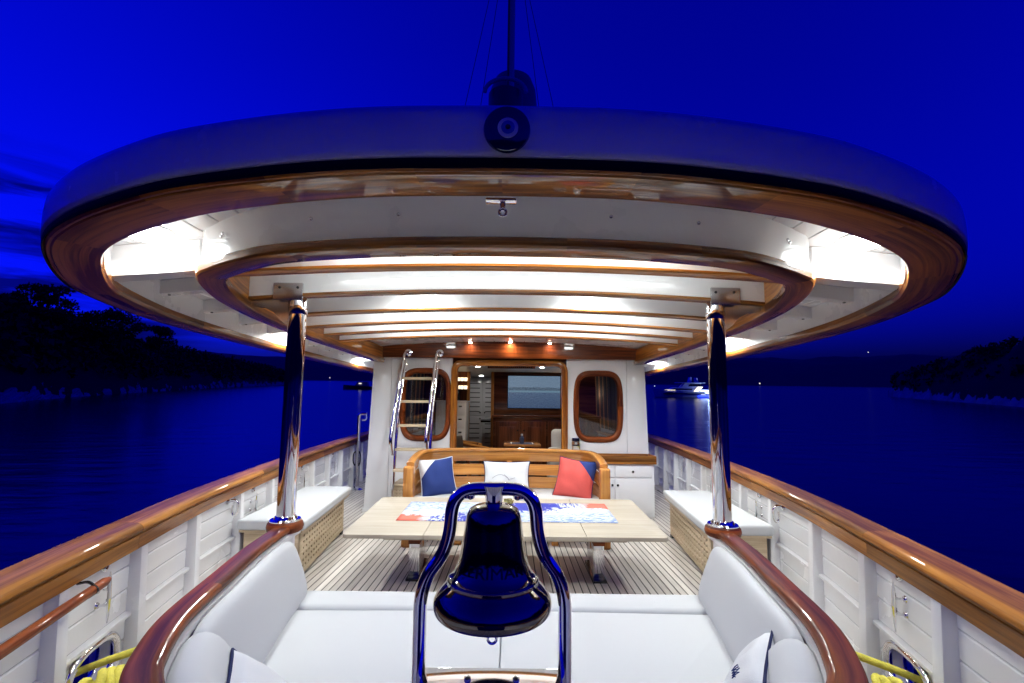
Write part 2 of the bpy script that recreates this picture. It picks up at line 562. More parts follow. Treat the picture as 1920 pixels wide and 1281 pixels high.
def struct_empty(name):
    e = bpy.data.objects.new(name, None)
    C.objects.link(e)
    e['kind'] = 'structure'
    e['_b'] = (0, 0, 0)
    return e
def dup(o, base, parent=None):
    """copy a thing with its parts and sub-parts to another place (boat frame)"""
    c = o.copy(); C.objects.link(c)
    if parent is not None:
        c.parent = parent
    else:
        c.location = shear(base); c['_b'] = tuple(base)
    for ch in o.children:
        dup(ch, base, c)
    return c
def interp(pts, t):
    """smooth y(x) through pts sorted by x (monotone cubic-ish)"""
    if t <= pts[0][0]: return pts[0][1]
    if t >= pts[-1][0]: return pts[-1][1]
    for i in range(len(pts) - 1):
        if pts[i][0] <= t <= pts[i + 1][0]:
            x0, y0 = pts[i]; x1, y1 = pts[i + 1]
            m0 = (y1 - (pts[i - 1][1] if i else y0)) / (x1 - (pts[i - 1][0] if i else x0))
            m1 = ((pts[i + 2][1] if i + 2 < len(pts) else y1) - y0) / ((pts[i + 2][0] if i + 2 < len(pts) else x1) - x0)
            h = x1 - x0; u = (t - x0) / h
            return ((2*u**3-3*u*u+1)*y0 + (u**3-2*u*u+u)*h*m0 + (-2*u**3+3*u*u)*y1 + (u**3-u*u)*h*m1)
def catmull(P, per=8):
    P = [Vector((p[0], p[1], 0)) for p in P]
    Q = []
    for i in range(len(P) - 1):
        p0 = P[i - 1] if i else P[i] * 2 - P[i + 1]
        p3 = P[i + 2] if i + 2 < len(P) else P[i + 1] * 2 - P[i]
        p1, p2 = P[i], P[i + 1]
        for k in range(per):
            t = k / per
            Q.append(0.5 * ((2 * p1) + (p2 - p0) * t + (2 * p0 - 5 * p1 + 4 * p2 - p3) * t * t + (3 * p1 - p0 - 3 * p2 + p3) * t ** 3))
    Q.append(P[-1])
    return Q
def resample(Q, step):
    L = [0]
    for i in range(1, len(Q)): L.append(L[-1] + (Q[i] - Q[i - 1]).length)
    n = max(2, int(round(L[-1] / step)) + 1)
    R_ = []; j = 0
    for i in range(n):
        d = L[-1] * i / (n - 1)
        while j < len(L) - 2 and L[j + 1] < d: j += 1
        t = (d - L[j]) / max(1e-9, L[j + 1] - L[j])
        R_.append(Q[j].lerp(Q[j + 1], min(1, max(0, t))))
    return R_
def plan_frames(Q, zf, side=1):
    """frames along a plan path: A = horizontal normal (left of travel * side), B = up"""
    fr = []
    for i in range(len(Q)):
        a = Q[max(0, i - 1)]; b = Q[min(len(Q) - 1, i + 1)]
        t = (b - a).normalized()
        nrm = Vector((-t.y, t.x, 0)) * side
        z = zf(Q[i])
        fr.append((Vector((Q[i].x, Q[i].y, z)), nrm, Vector((0, 0, 1))))
    return fr
def circle_pts(c, r, n, ax='xy'):
    return [(c[0] + r * math.cos(2 * PI * i / n), c[1] + r * math.sin(2 * PI * i / n)) for i in range(n)]
def roundpath(P, r=0.05, n=5):
    """fillet a 3d polyline"""
    P = [Vector(p) for p in P]
    Q = [P[0]]
    for i in range(1, len(P) - 1):
        a, b, c = P[i - 1], P[i], P[i + 1]
        d1 = min(r, (a - b).length * 0.48); d2 = min(r, (c - b).length * 0.48)
        s, e = b + (a - b).normalized() * d1, b + (c - b).normalized() * d2
        for k in range(n + 1):
            t = k / n
            Q.append(s * (1 - t) ** 2 + b * 2 * t * (1 - t) + e * t * t)
    Q.append(P[-1])
    return Q

# ================================================================== THE SETTING: sea, hills
WZ = -2.57
mb = MB()
mb.add([(-4000, -4000, WZ), (4000, -4000, WZ), (4000, 4000, WZ), (-4000, 4000, WZ)], [(0, 1, 2, 3)])
structure('water', mb, 'sea', level=True)

def hill(name, mat, crest, back, rough, nx=90, ny=16, seed=0, pw=0.8):
    """crest: list of (x, y shoreline, height, depth inland); the land rises from the shore and falls behind"""
    mb = MB()
    vs = []
    n = len(crest)
    for i in range(nx + 1):
        t = i / nx * (n - 1)
        k = min(n - 2, int(t)); u = t - k; u = u * u * (3 - 2 * u)
        p = [crest[k][q] * (1 - u) + crest[k + 1][q] * u for q in range(4)]
        d = Vector((p[0], p[1], 0)).normalized()
        for j in range(ny + 1):
            s = j / ny * 1.6
            h = math.sin(min(s, 1) * PI / 2) ** pw if s < 1 else math.cos((s - 1) / 0.6 * PI / 2)
            q = Vector((p[0], p[1], 0)) + d * (s * p[3])
            nz_ = noise.fractal(Vector((q.x, q.y, seed)) * (3.0 / max(20, p[3])), 0.8, 2.0, 5)
            z = WZ - 0.4 + p[2] * h * (1 + rough * nz_ * min(1, s * 3)) + 0.5 * s
            vs.append((q.x, q.y, z))
    F = [(i * (ny + 1) + j, i * (ny + 1) + j + 1, (i + 1) * (ny + 1) + j + 1, (i + 1) * (ny + 1) + j) for i in range(nx) for j in range(ny)]
    mb.add(vs, F)
    o = structure(name, mb, mat, level=True, smooth=True, ang=80)
    return o
hill_near_left = [(-150, -160, 40, 90), (-105, -50, 30, 70), (-80, 20, 22, 55), (-70, 58, 17, 42), (-82, 85, 14, 40), (-95, 118, 12, 40), (-118, 190, 11, 50), (-140, 285, 7, 45), (-147, 312, 1.5, 16)]
hill('hillside', 'scrub', hill_near_left, 0, 0.25, seed=1)
hill('headland', 'scrub', [(155, 190, 1.5, 14), (135, 165, 8, 40), (118, 128, 12, 50), (104, 98, 16, 55), (92, 70, 22, 70), (88, 30, 26, 80)], 0, 0.2, seed=4)
far = []
for (az, el) in [(-1.6, .09), (-1.2, .08), (-.9, .075), (-.70, .066), (-.6, .058), (-.45, .05), (-.3, .046), (0, .05), (.2, .058), (.31, .064), (.42, .060), (.5, .063), (.6, .0615), (.68, .068), (.75, .0700), (.86, .0765), (.93, .072), (1.05, .085), (1.2, .10), (1.6, .1)]:
    Y = 1500 / math.sqrt(1 + az * az) * 1.0
    far.append((az * Y, Y, (el * Y + 4) * 1.10, 420))
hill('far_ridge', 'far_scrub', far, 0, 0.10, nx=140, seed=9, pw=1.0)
# the bay closes behind the stern as well
back = []
for i in range(13):
    a = R(15 - i * 17.5)
    back.append((700 * math.cos(a), 700 * math.sin(a), 150 + 35 * math.sin(i * 2.1), 260))
hill('bay_shore', 'scrub', back, 0, 0.2, seed=14, pw=0.9)

def rocky(name, pts, w, h, seed):
    Q = resample(catmull(pts, 8), 0.9)
    mb = MB(); vs = []; m = 9
    for i, p in enumerate(Q):
        d = Vector((p.x, p.y, 0)).normalized()
        f = min(1, i / 10, (len(Q) - 1 - i) / 10)
        for j in range(m):
            s = j / (m - 1)
            q = p + d * (s * w - 0.8)
            n1 = noise.fractal(Vector((q.x * 0.45, q.y * 0.45, seed)), 0.6, 2.0, 4)
            z = WZ - 0.25 + f * h * (s ** 0.6) * (0.75 + 0.5 * n1) + 0.25 * n1 * (s > 0)
            vs.append((q.x + n1 * 0.7, q.y + 0.7 * n1, z))
    F = [(i * m + j, i * m + j + 1, (i + 1) * m + j + 1, (i + 1) * m + j) for i in range(len(Q) - 1) for j in range(m - 1)]
    mb.add(vs, F)
    structure(name, mb, 'rock', level=True)
rocky('rocky_shore', [(-75, 22), (-70, 58), (-82, 85), (-95, 118), (-118, 190), (-140, 285), (-150, 318)], 7, 2.6, 3)
rocky('rocky_point', [(150, 188), (133, 164), (118, 128), (104, 98), (92, 70), (88, 32)], 8, 3.4, 5)

# pine trees standing out on the left skyline, and the wood below them
def leaf_cloud(mb, c, rx, ry, rz, n, size):
    for _ in range(n):
        while True:
            p = Vector((random.uniform(-1, 1), random.uniform(-1, 1), random.uniform(-1, 1)))
            if p.length < 1: break
        q = Vector((c[0] + p.x * rx, c[1] + p.y * ry, c[2] + p.z * rz))
        a = Vector((random.gauss(0, 1), random.gauss(0, 1), random.gauss(0, .6))).normalized()
        b = a.orthogonal().normalized()
        b.rotate(Matrix.Rotation(random.uniform(0, 6.28), 3, a))
        c2 = a.cross(b)
        s = size * random.uniform(.6, 1.5)
        mb.add([q + b * s, q - b * s * .6 + c2 * s * .7, q - b * s * .6 - c2 * s * .7], [(0, 1, 2)])
def pine(x, y, z, h, label, wide=0.42, lean=0.0):
    t = thing('pine_tree', label, 'tree', (x, y, z), 'pine trees along the left skyline', world=True)
    tr_ = MB()
    top = Vector((x + lean * h, y, z + h))
    path = [Vector((x, y, z - 1)).lerp(top, k / 5) + Vector((random.uniform(-.12, .12), random.uniform(-.12, .12), 0)) * (k > 0) for k in range(6)]
    tr_.tube(path, .2, 7, rs=[.26, .22, .18, .14, .09, .04])
    for _ in range(7):
        k = random.uniform(.45, .9); p = Vector((x, y, z)).lerp(top, k); a = random.uniform(0, 6.28)
        l = h * wide * random.uniform(.4, .9)
        tr_.tube([p, p + Vector((math.cos(a) * l * .5, math.sin(a) * l * .5, .1 * l)), p + Vector((math.cos(a) * l, math.sin(a) * l, .3 * l))], .06, 5, rs=[.08, .06, .02])
    mk('trunk', tr_, 'bark', t)
    cr_ = MB()
    for _ in range(26):
        k = random.uniform(.30, 1.0); a = random.uniform(0, 6.28)
        rad = h * wide * (1.0 - .55 * max(0, k - .5) / .5) * random.uniform(.25, .95)
        p = Vector((x, y, z)).lerp(top, k) + Vector((math.cos(a) * rad, math.sin(a) * rad, 0))
        leaf_cloud(cr_, p, h * .20, h * .20, h * .10, 80, h * .036)
    mk('crown', cr_, 'foliage', t)
for (az, Y, el, h, lb, wd) in [
        (-1.085, 96, .178, 9.5, 'broad dark pine at the far left edge, its crown cut by the frame', .5),
        (-1.00, 98, .192, 10.5, 'tallest broad dark pine on the left skyline under the clouds', .55),
        (-.905, 108, .140, 9, 'dark pine just right of the tallest one, beneath the roof edge', .45),
        (-.835, 112, .146, 9.5, 'flat-topped dark pine with a branch reaching right below the roof edge', .55),
        (-.752, 124, .104, 8, 'small round dark pine lower down the left slope', .42)]:
    X = az * Y
    zt = 1.43 + el * Y
    pine(X, Y, zt - h, h, lb, wd)
wood_mb = MB()
for _ in range(700):
    t = 1.6 + random.random() * 6.0
    k = min(7, int(t)); u = t - k
    p = [hill_near_left[k][q] * (1 - u) + hill_near_left[k + 1][q] * u for q in range(4)]
    s = random.uniform(.12, 1.05)
    d = Vector((p[0], p[1], 0)).normalized()
    q = Vector((p[0], p[1], 0)) + d * s * p[3]
    z = WZ + p[2] * math.sin(min(s, 1) * PI / 2) ** .8
    hh = random.uniform(2.0, 4.6)
    leaf_cloud(wood_mb, (q.x, q.y, z + hh * .45), hh * .6, hh * .6, hh * .55, 26, hh * .17)
for _ in range(260):
    t = random.random()
    a, b2 = Vector((140, 172, 0)), Vector((90, 60, 0))
    q = a.lerp(b2, t); d = q.normalized(); s = random.uniform(.1, 1); q = q + d * s * (30 + 35 * t)
    z = WZ + (6 + 15 * t) * math.sin(s * PI / 2) ** .8
    hh = random.uniform(1.6, 3.6)
    leaf_cloud(wood_mb, (q.x, q.y, z + hh * .4), hh * .6, hh * .6, hh * .5, 22, hh * .18)
for _ in range(150):
    t = 2.2 + random.random() * 4.6
    k = min(7, int(t)); u = t - k
    p = [hill_near_left[k][q] * (1 - u) + hill_near_left[k + 1][q] * u for q in range(4)]
    s_ = random.uniform(.7, 1.1); d = Vector((p[0], p[1], 0)).normalized(); q = Vector((p[0], p[1], 0)) + d * s_ * p[3]
    hh = random.uniform(4.0, 6.5)
    leaf_cloud(wood_mb, (q.x, q.y, WZ + p[2] * .97 + hh * .35), hh * .75, hh * .75, hh * .5, 60, hh * .10)
o = mk('woodland', wood_mb, 'foliage', level=True)
tag(o, 'dark scrub and low wood covering both shores', 'woodland', kind='stuff')

# ================================================================== deck
RAIL = [(-0.62, 0.0), (-0.60, 0.25), (-0.5, 0.55), (-0.3, 0.80), (0.0, 1.02), (0.5, 1.25), (1.0, 1.43), (1.57, 1.61), (2.58, 1.87), (3.3, 2.03), (4.3, 2.19), (6.2, 2.44), (8.2, 2.63), (9.4, 2.72), (12.0, 2.80), (14.0, 2.74)]
def bulw(y):                                   # inner face of the bulwark planking
    return interp(RAIL, y) + 0.08
def railz(y):
    return 0.80 + 0.008 * max(0, y - 2.5)
deck = struct_empty('deck')
half = [Vector((bulw(y) + .02, y, 0)) for y in [-.6 + .2 * i for i in range(73)]]
poly = [(p.x, p.y) for p in half] + [(-p.x, p.y) for p in reversed(half)]
poly = [(x, y) for (x, y) in poly]
mb = MB().prism(poly, -0.06, -0.002)
mk('caulk_bed', mb, 'caulk', deck)
PW = 0.0575
nP = 46
def ystart(x):
    for i in range(400):
        y = -.55 + i * .03
        if bulw(y) - 0.10 >= x: return y
    return 13
for i in range(-nP, nP + 1):
    x = i * PW
    ys = ystart(abs(x) + PW * .5)
    ye = 13.0
    if ye - ys < .4: continue
    cuts = [ys]
    y = ys + random.uniform(1.2, 3.5)
    while y < ye - 1.0:
        cuts.append(y); y += random.uniform(3.0, 4.5)
    cuts.append(ye)
    # one plank of the lay (butts lie beyond the furniture); keep the run whole aft of the deckhouse
    w = PW / 2 - 0.0050
    mk('plank', MB().box(x - w, x + w, ys, ye, -.012, 0.0), 'teak_deck', deck)
for s in (-1, 1):                               # margin board along each side
    Q = resample([Vector((s * (bulw(y) - 0.06), y, 0)) for y in [-.4 + .15 * i for i in range(92)]], .2)
    fr = plan_frames(Q, lambda p: 0.0, side=s)
    mb = MB().sweep(Q, [(-.058, -.01), (.06, -.01), (.06, .0025), (-.058, .0025)], frames=fr)
    mk('margin_board', mb, 'teak_deck', deck)

# ================================================================== hull sides and bulwarks
def side_pts(s, y0, y1, step=.1):
    n = max(2, int(round((y1 - y0) / step)) + 1)
    return [Vector((s * bulw(y0 + (y1 - y0) * i / (n - 1)), y0 + (y1 - y0) * i / (n - 1), 0)) for i in range(n)]
def sidefr(s, y0, y1, step=.1, zf=lambda p: 0.0):
    Q = side_pts(s, y0, y1, step)
    return Q, plan_frames(Q, zf, side=-s)       # A points outboard
def plate_hole(s, y0, y1, z0, z1, yc, zc, hy, hz, ex, o0, o1, n=40):
    """a piece of bulwark with an oval port in it, following the hull"""
    mb = MB()
    def P(y, z, off):
        a = Vector((s * bulw(y - .05), y - .05, 0)); b = Vector((s * bulw(y + .05), y + .05, 0))
        t = (b - a).normalized(); nn = Vector((t.y, -t.x, 0)) * s
        q = Vector((s * bulw(y), y, z)) + nn * off
        return q
    H, Rr = [], []
    for i in range(n):
        a = 2 * PI * i / n
        cx, sx = math.cos(a), math.sin(a)
        H.append((yc + hy * math.copysign(abs(cx) ** (2 / ex), cx), zc + hz * math.copysign(abs(sx) ** (2 / ex), sx)))
        k = min((y1 - yc if cx > 0 else yc - y0) / max(1e-6, abs(cx)), (z1 - zc if sx > 0 else zc - z0) / max(1e-6, abs(sx)))
        Rr.append((yc + cx * k, zc + sx * k))
    for q in ((y0, z0), (y1, z0), (y1, z1), (y0, z1)):
        j = min(range(n), key=lambda i: (Rr[i][0] - q[0]) ** 2 + (Rr[i][1] - q[1]) ** 2)
        Rr[j] = q
    vs = [P(*h, o0) for h in H] + [P(*r, o0) for r in Rr] + [P(*h, o1) for h in H] + [P(*r, o1) for r in Rr]
    F = []
    for i in range(n):
        j = (i + 1) % n
        F += [(i, j, n + j, n + i), (2 * n + i, 3 * n + i, 3 * n + j, 2 * n + j), (i, 2 * n + i, 2 * n + j, j)]
    mb.add(vs, F)
    return mb, P, H
RIBS = [0.15, 0.78, 1.38, 1.95, 2.56, 3.22, 3.95, 4.66, 5.36, 6.06, 6.76, 7.46, 8.16, 8.86, 9.56, 10.26, 10.96]
PORTS = [(6.80, 7.42), (7.62, 8.08), (8.3, 8.8), (9.0, 9.5)]
BANDS = [(.355, .465), (.470, .580), (.585, .700)]
for s in (-1, 1):
    side = 'left' if s < 0 else 'right'
    bw = thing('bulwark', 'white planked bulwark with varnished rail and chrome fittings, %s side of the deck' % side, 'bulwark', (s * 1.9, 3, 0), 'bulwarks')
    for (z0, z1) in BANDS:                       # planking
        Q, fr = sidefr(s, -.5, 12.5)
        mk('board', MB().sweep(Q, [(0.004, z0), (0, z0 + .005), (0, z1 - .005), (.004, z1), (.025, z1), (.025, z0)], frames=fr), 'white_paint', bw, smooth=True)
    Q, fr = sidefr(s, -.5, 12.5)
    mk('backing', MB().sweep(Q, [(.010, .34), (.010, .70), (.07, .74), (.13, .34)], frames=fr), 'white_paint', bw, smooth=True)
    # ledge over the lower strake
    mk('ledge', MB().sweep(Q, [(-.028, .335), (-.028, .350), (-.02, .354), (.02, .354), (.02, .335)], frames=fr), 'white_paint', bw, smooth=True)
    # lower strake, solid, pierced by the fairlead and the freeing ports
    segs = [(-.5, 2.0), (2.5, PORTS[0][0] - .1)]
    for k in range(len(PORTS)):
        a = PORTS[k][1] + .1
        b = PORTS[k + 1][0] - .1 if k + 1 < len(PORTS) else 12.5
        if b - a > .02: segs.append((a, b))
    for (a, b) in segs:
        for (za, zb) in ((0.0, .10), (.104, .215), (.22, .334)):
            Q, fr = sidefr(s, a, b)
            mk('board', MB().sweep(Q, [(.004, za), (0, za + .005), (0, zb - .005), (.004, zb), (.13, zb), (.13, za)], frames=fr), 'white_paint', bw, smooth=True)
    for (a, b) in PORTS:
        mb, P_, H_ = plate_hole(s, a - .1, b + .1, 0.0, .334, (a + b) / 2, .10, (b - a) / 2, .062, 4.5, 0.0, .13)
        mk('freeing_port', mb, 'white_paint', bw, smooth=True)
    mb, P_, H_ = plate_hole(s, 2.0, 2.5, 0.0, .334, 2.25, .215, .165, .098, 2.6, 0.0, .045)
    mk('fairlead_plate', mb, 'white_paint', bw, smooth=True)
    # ribs
    for y in RIBS:
        a, b = y - .038, y + .038
        x0, x1 = s * (bulw(y) + .004), s * (bulw(y) - .058)
        mk('rib', MB().hexa([(x0, a, 0), (x0, b, 0), (x1 - s * .02, b - .01, 0), (x1 - s * .02, a + .01, 0), (x0, a, .705), (x0, b, .705), (x1, b - .014, .705), (x1, a + .014, .705)]), 'white_paint', bw, bevel=.008)
    # varnished rail: lower facing board and rounded cap, in scarfed lengths
    brk = [-.60, 1.05, 2.45, 4.3, 6.4, 8.6, 12.5]
    for k in range(len(brk) - 1):
        Q, fr = sidefr(s, brk[k] + .0008, brk[k + 1] - .0008, .08, zf=lambda p: railz(p.y))
        mk('rail_facing', MB().sweep(Q, [(-.070, -.114), (-.062, -.120), (.075, -.120), (.075, -.045), (-.060, -.043), (-.070, -.048)], frames=fr, u0=k * 3.1), 'rail_wood', bw, smooth=True)
        cap = [(-.072, -.040)]
        for i in range(9):
            a = PI - PI / 2 * i / 8
            cap.append((-.046 + .042 * math.cos(a), -.022 + .036 * math.sin(a)))
        cap += [(.0, .018), (.06, .014)]
        for i in range(7):
            a = PI / 2 - PI / 2 * i / 6
            cap.append((.06 + .026 * math.cos(a), -.012 + .026 * math.sin(a)))
        cap += [(.086, -.040)]
        mk('cap_rail', MB().sweep(Q, cap, frames=fr, u0=k * 2.3), 'rail_wood', bw, smooth=True, ang=30)
    # outer hull skin
    Q, fr = sidefr(s, -.5, 12.5, .25)
    mk('hull_side', MB().sweep(Q, [(.131, -.02), (.135, -1.2), (-.35, -2.9), (-.4, -2.9), (.08, -1.2), (.08, -.02)], frames=fr), 'hull_paint', bw, smooth=True)
    # ---- fittings, each a thing of its own
    def on_side(y, z, off):
        a = Vector((s * bulw(y - .05), y - .05, 0)); b = Vector((s * bulw(y + .05), y + .05, 0))
        t = (b - a).normalized(); nn = Vector((t.y, -t.x, 0)) * s
        return Vector((s * bulw(y), y, z)) + nn * off, t, nn
    SOCK = [(2.30, 'beside the mooring fairlead'), (4.30, 'above the storage bench'), (5.72, 'behind the storage bench cushion'), (7.10, 'beyond the storage bench')] + ([] if s > 0 else [])
    for (y, where) in SOCK:
        c, t, nn = on_side(y, .655, -.001)
        th = thing('rail_socket', 'round chrome socket %s, %s bulwark' % (where, side), 'socket', c, 'chrome sockets under the rail')
        mk('ring', MB().lathe([(.012, -.004), (.012, .008), (.016, .014), (.026, .012), (.030, .004), (.030, -.002)], c, 20, axis=-nn), 'chrome', th, smooth=True)
        mk('bore', MB().lathe([(.0, .005), (.0125, .0045)], c, 16, axis=-nn), 'black_gloss', th)
        c2, t, nn = on_side(y - .03, .52, 0)
        th = thing('cleat', 'slim vertical chrome cleat %s, %s bulwark' % (where, side), 'cleat', c2, 'vertical cleats on the bulwarks')
        p = c2 - nn * .045
        mk('horn', MB().tube([p + Vector((0, 0, -.115)), p + Vector((0, 0, -.06)), p, p + Vector((0, 0, .06)), p + Vector((0, 0, .115))], .008, 8, rs=[.003, .008, .010, .008, .003]), 'chrome', th, smooth=True)
        for dz in (-.035, .035):
            mk('stem', MB().tube([c2 + Vector((0, 0, dz)) - nn * .0, p + Vector((0, 0, dz))], .006, 8), 'chrome', th, smooth=True)
            mk('base', MB().lathe([(.0, .006), (.014, .005), (.017, 0)], c2 + Vector((0, 0, dz)), 12, axis=-nn), 'chrome', th, smooth=True)
    # fairlead ring
    th = thing('fairlead', 'oval chrome mooring fairlead low in the %s bulwark, yellow rope through it' % side, 'fairlead', P_(2.25, .215, 0), 'mooring fairleads')
    ring = [P_(h[0], h[1], -.012) for h in H_]
    cen = P_(2.25, .215, -.012)
    ring = [cen + (p - cen) * 1.09 for p in ring]
    mk('ring', MB().tube(ring, .021, 10, closed=True), 'chrome', th, smooth=True, ang=80)
    ring2 = [cen + (p - cen) * 1.0 + (P_(2.25, .215, .05) - cen) for p in ring]
    mk('liner', MB().tube(ring2, .016, 8, closed=True), 'chrome', th, smooth=True, ang=80)
    # hook
    c, t, nn = on_side(3.80, .62, -.002)
    th = thing('rail_hook', 'chrome snap hook hanging under the rail by the %s storage bench' % side, 'hook', c, 'chrome hooks under the rail')
    lp = [c - nn * (.03 + .028 * math.sin(a)) + Vector((0, 0, .032 * math.cos(a) - .02)) for a in [2 * PI * i / 20 for i in range(20)]]
    mk('plate', MB().lathe([(0, .012), (.022, .010), (.026, 0)], c + Vector((0, 0, .03)), 16, axis=-nn), 'chrome', th, smooth=True)
    hk = [c - nn * .01 + Vector((0, 0, .03)), c - nn * .05 + Vector((0, 0, .045)), c - nn * .075 + Vector((0, 0, .02)), c - nn * .075 + Vector((0, 0, -.06)), c - nn * .05 + Vector((0, 0, -.09)), c - nn * .03 + Vector((0, 0, -.06)), c - nn * .035 + Vector((0, 0, 0))]
    mk('hook', MB().tube(roundpath(hk, .03, 4), .012, 10), 'chrome', th, smooth=True, ang=80)
    # yellow mooring rope: two parts led through the fairlead and the slack of it hung below the sofa back
    th = thing('mooring_rope', 'yellow mooring rope led from the %s fairlead to a coil behind the sofa' % side, 'rope', (s * 1.4, 2.3, .2), 'yellow mooring ropes')
    A0 = P_(2.16, .225, .06)
    mk('line', MB().tube(roundpath([A0, P_(2.22, .245, -.02), Vector((s * 1.44, 2.32, .36)), Vector((s * 1.32, 2.38, .36))], .1, 5), .017, 8), 'rope_yellow', th, smooth=True, ang=80)
    B0 = P_(2.14, .15, .06)
    mk('line', MB().tube(roundpath([B0, P_(2.20, .17, -.03), Vector((s * 1.46, 2.22, .20)), Vector((s * 1.38, 2.16, .12))], .1, 5), .017, 8), 'rope_yellow', th, smooth=True, ang=80)
    for k in range(5):
        r0 = .15 + .018 * (k % 3)
        cx, cy = s * (1.55 + .012 * k), 2.05 - .030 * k
        lp = [Vector((cx + .045 * math.cos(a) * s + .012 * math.sin(3 * a + k), cy + r0 * .55 * math.cos(a + .3), .18 + r0 * math.sin(a) + .01 * math.sin(2 * a + k))) for a in [2 * PI * i / 28 for i in range(28)]]
        mk('coil', MB().tube(lp, .017, 8, closed=True), 'rope_yellow', th, smooth=True, ang=80)
# boat hook stowed under the left rail
pA = Vector((-1.735 + .03, 2.10, .655)); pB = Vector((-1.50, 1.30, .63))
th = thing('boat_hook', 'varnished boat hook pole clipped under the left rail in the near corner', 'boat hook', pA)
mk('pole', MB().tube([pA.lerp(pB, -.04), pA, pA.lerp(pB, .3), pA.lerp(pB, .6), pB, pA.lerp(pB, 1.6)], .019, 12, rs=[.010, .019, .020, .020, .020, .020]), 'mahogany', th, smooth=True)
mk('clip', MB().tube(roundpath([pA.lerp(pB, .10) + Vector((-.075, .01, .02)), pA.lerp(pB, .10) + Vector((-.02, 0, .034)), pA.lerp(pB, .10) + Vector((.027, 0, 0)), pA.lerp(pB, .10) + Vector((-.015, 0, -.03))], .02, 4), .006, 6), 'black_gloss', th, smooth=True)
mk('clip', MB().tube(roundpath([pA.lerp(pB, .80) + Vector((-.075, .01, .02)), pA.lerp(pB, .80) + Vector((-.02, 0, .034)), pA.lerp(pB, .80) + Vector((.027, 0, 0)), pA.lerp(pB, .80) + Vector((-.015, 0, -.03))], .02, 4), .006, 6), 'black_gloss', th, smooth=True)
# chrome gangway post on the left side deck
th = thing('gangway_post', 'chrome gangway post with a rope hook standing on the left side deck', 'post', (-2.53, 8.0, 0))
mk('base_plate', MB().lathe([(.11, 0), (.11, .012), (.05, .03), (.045, .06)], (-2.53, 8.0, 0), 20), 'chrome', th, smooth=True)
mk('lower_tube', MB().tube([(-2.53, 8.0, .02), (-2.53, 8.0, .80)], .042, 14), 'dull_steel', th, smooth=True)
mk('upper_tube', MB().tube(roundpath([(-2.53, 8.0, .80), (-2.53, 8.0, 1.26), (-2.40, 8.0, 1.26)], .06, 5), .028, 12), 'chrome', th, smooth=True)
mk('bracket', MB().tube(roundpath([(-2.42, 8.0, 1.26), (-2.40, 7.98, 1.16), (-2.47, 7.96, 1.15)], .04, 5), .02, 10), 'chrome', th, smooth=True)
for dx in (-.06, .06):
    mk('handle', MB().tube(roundpath([(-2.53, 7.99, .66), (-2.53 + dx, 7.96, .60), (-2.53 + dx, 7.96, .44), (-2.53, 7.99, .36)], .05, 5), .010, 8), 'black_gloss', th, smooth=True)

# ================================================================== canopy over the aft deck
OUT = [(0, 1.285), (.46, 1.297), (.915, 1.362), (1.19, 1.44), (1.52, 1.585), (1.78, 1.775), (2.05, 2.12), (2.19, 2.42), (2.33, 3.03), (2.40, 3.9), (2.42, 5.0), (2.42, 7.0), (2.40, 9.6)]
INN = [(0, 1.84), (.5, 1.852), (.95, 1.907), (1.17, 1.99), (1.33, 2.085), (1.44, 2.175), (1.565, 2.44), (1.67, 2.83), (1.748, 3.47), (1.79, 4.5), (1.80, 6.36)]
def full_path(h, step):
    H = catmull(h, 10)
    Lf = [Vector((-p.x, p.y, 0)) for p in reversed(H)] + H[1:]
    return resample(Lf, step)
oz = lambda p: 2.09 - .025 * p.x ** 2
iz = lambda p: 2.05 - .020 * p.x ** 2
ceil = lambda x: 2.275 - .025 * x * x
OP = full_path(OUT, .05)
IP = full_path(INN, .05)
def halfwidth(P, y):
    best = 0
    for i in range(len(P) - 1):
        a, b = P[i], P[i + 1]
        if a.x >= 0 and min(a.y, b.y) <= y <= max(a.y, b.y) and abs(b.y - a.y) > 1e-9:
            t = (y - a.y) / (b.y - a.y)
            best = max(best, a.x + (b.x - a.x) * t)
    return best
can = thing('canopy_roof', 'large white canopy roof with rounded aft end and two varnished wooden rings', 'canopy', (0, 4, 2.2))
OF = plan_frames(OP, oz)
IF_ = plan_frames(IP, iz)
# outer fascia
fas = [(.0, .036), (-.008, .042), (-.010, .06), (-.010, .12), (-.005, .168), (.006, .195), (.026, .210), (.06, .216), (.06, .06), (.03, .036)]
mk('fascia', MB().sweep(OP, fas, frames=OF), 'white_paint', can, smooth=True, ang=50)
mk('edge_shade_strip', MB().sweep(OP, [(-.004, .004), (-.006, .010), (-.006, .030), (-.002, .0355), (.02, .0355), (.02, .024), (.0, .022), (.0005, .012)], frames=OF), 'edge_shade', can, smooth=True)  # dark band standing in for shade on the wood ring's unlit outer edge
# outer varnished ring in scarfed lengths
ringp = [(.0005, .022), (.002, .010), (.010, .003), (.020, .0045), (.026, .0), (.165, .0), (.172, .003), (.176, .010), (.178, .016), (.182, .020), (.182, .052), (.0, .052)]
def scarf_cuts(P, stern):
    """joints given as distance from the stern centre, both ways"""
    mid = len(P) // 2
    ix = sorted(set([0, len(P) - 1] + [max(0, min(len(P) - 1, mid + int(round(d / .05)))) for d in stern]))
    return ix
for k, (a, b) in enumerate(zip(*(lambda c: (c[:-1], c[1:]))(scarf_cuts(OP, [-7.2, -5.2, -3.6, -2.6, -1.75, -1.15, -.68, -.25, .02, .42, .85, 1.4, 2.1, 2.9, 4.3, 6.2])))):
    mk('ring_segment', MB().sweep(OP[a:b + 1], ringp, frames=OF[a:b + 1], u0=k * 1.7), 'ring_wood', can, smooth=True, ang=30)
# white inner return of the outer ring up to the ceiling
mk('ring_return', MB().sweep(OP, [(.150, .05), (.176, .05), (.176, .20), (.150, .20)], frames=OF), 'ceiling_white', can, smooth=True)
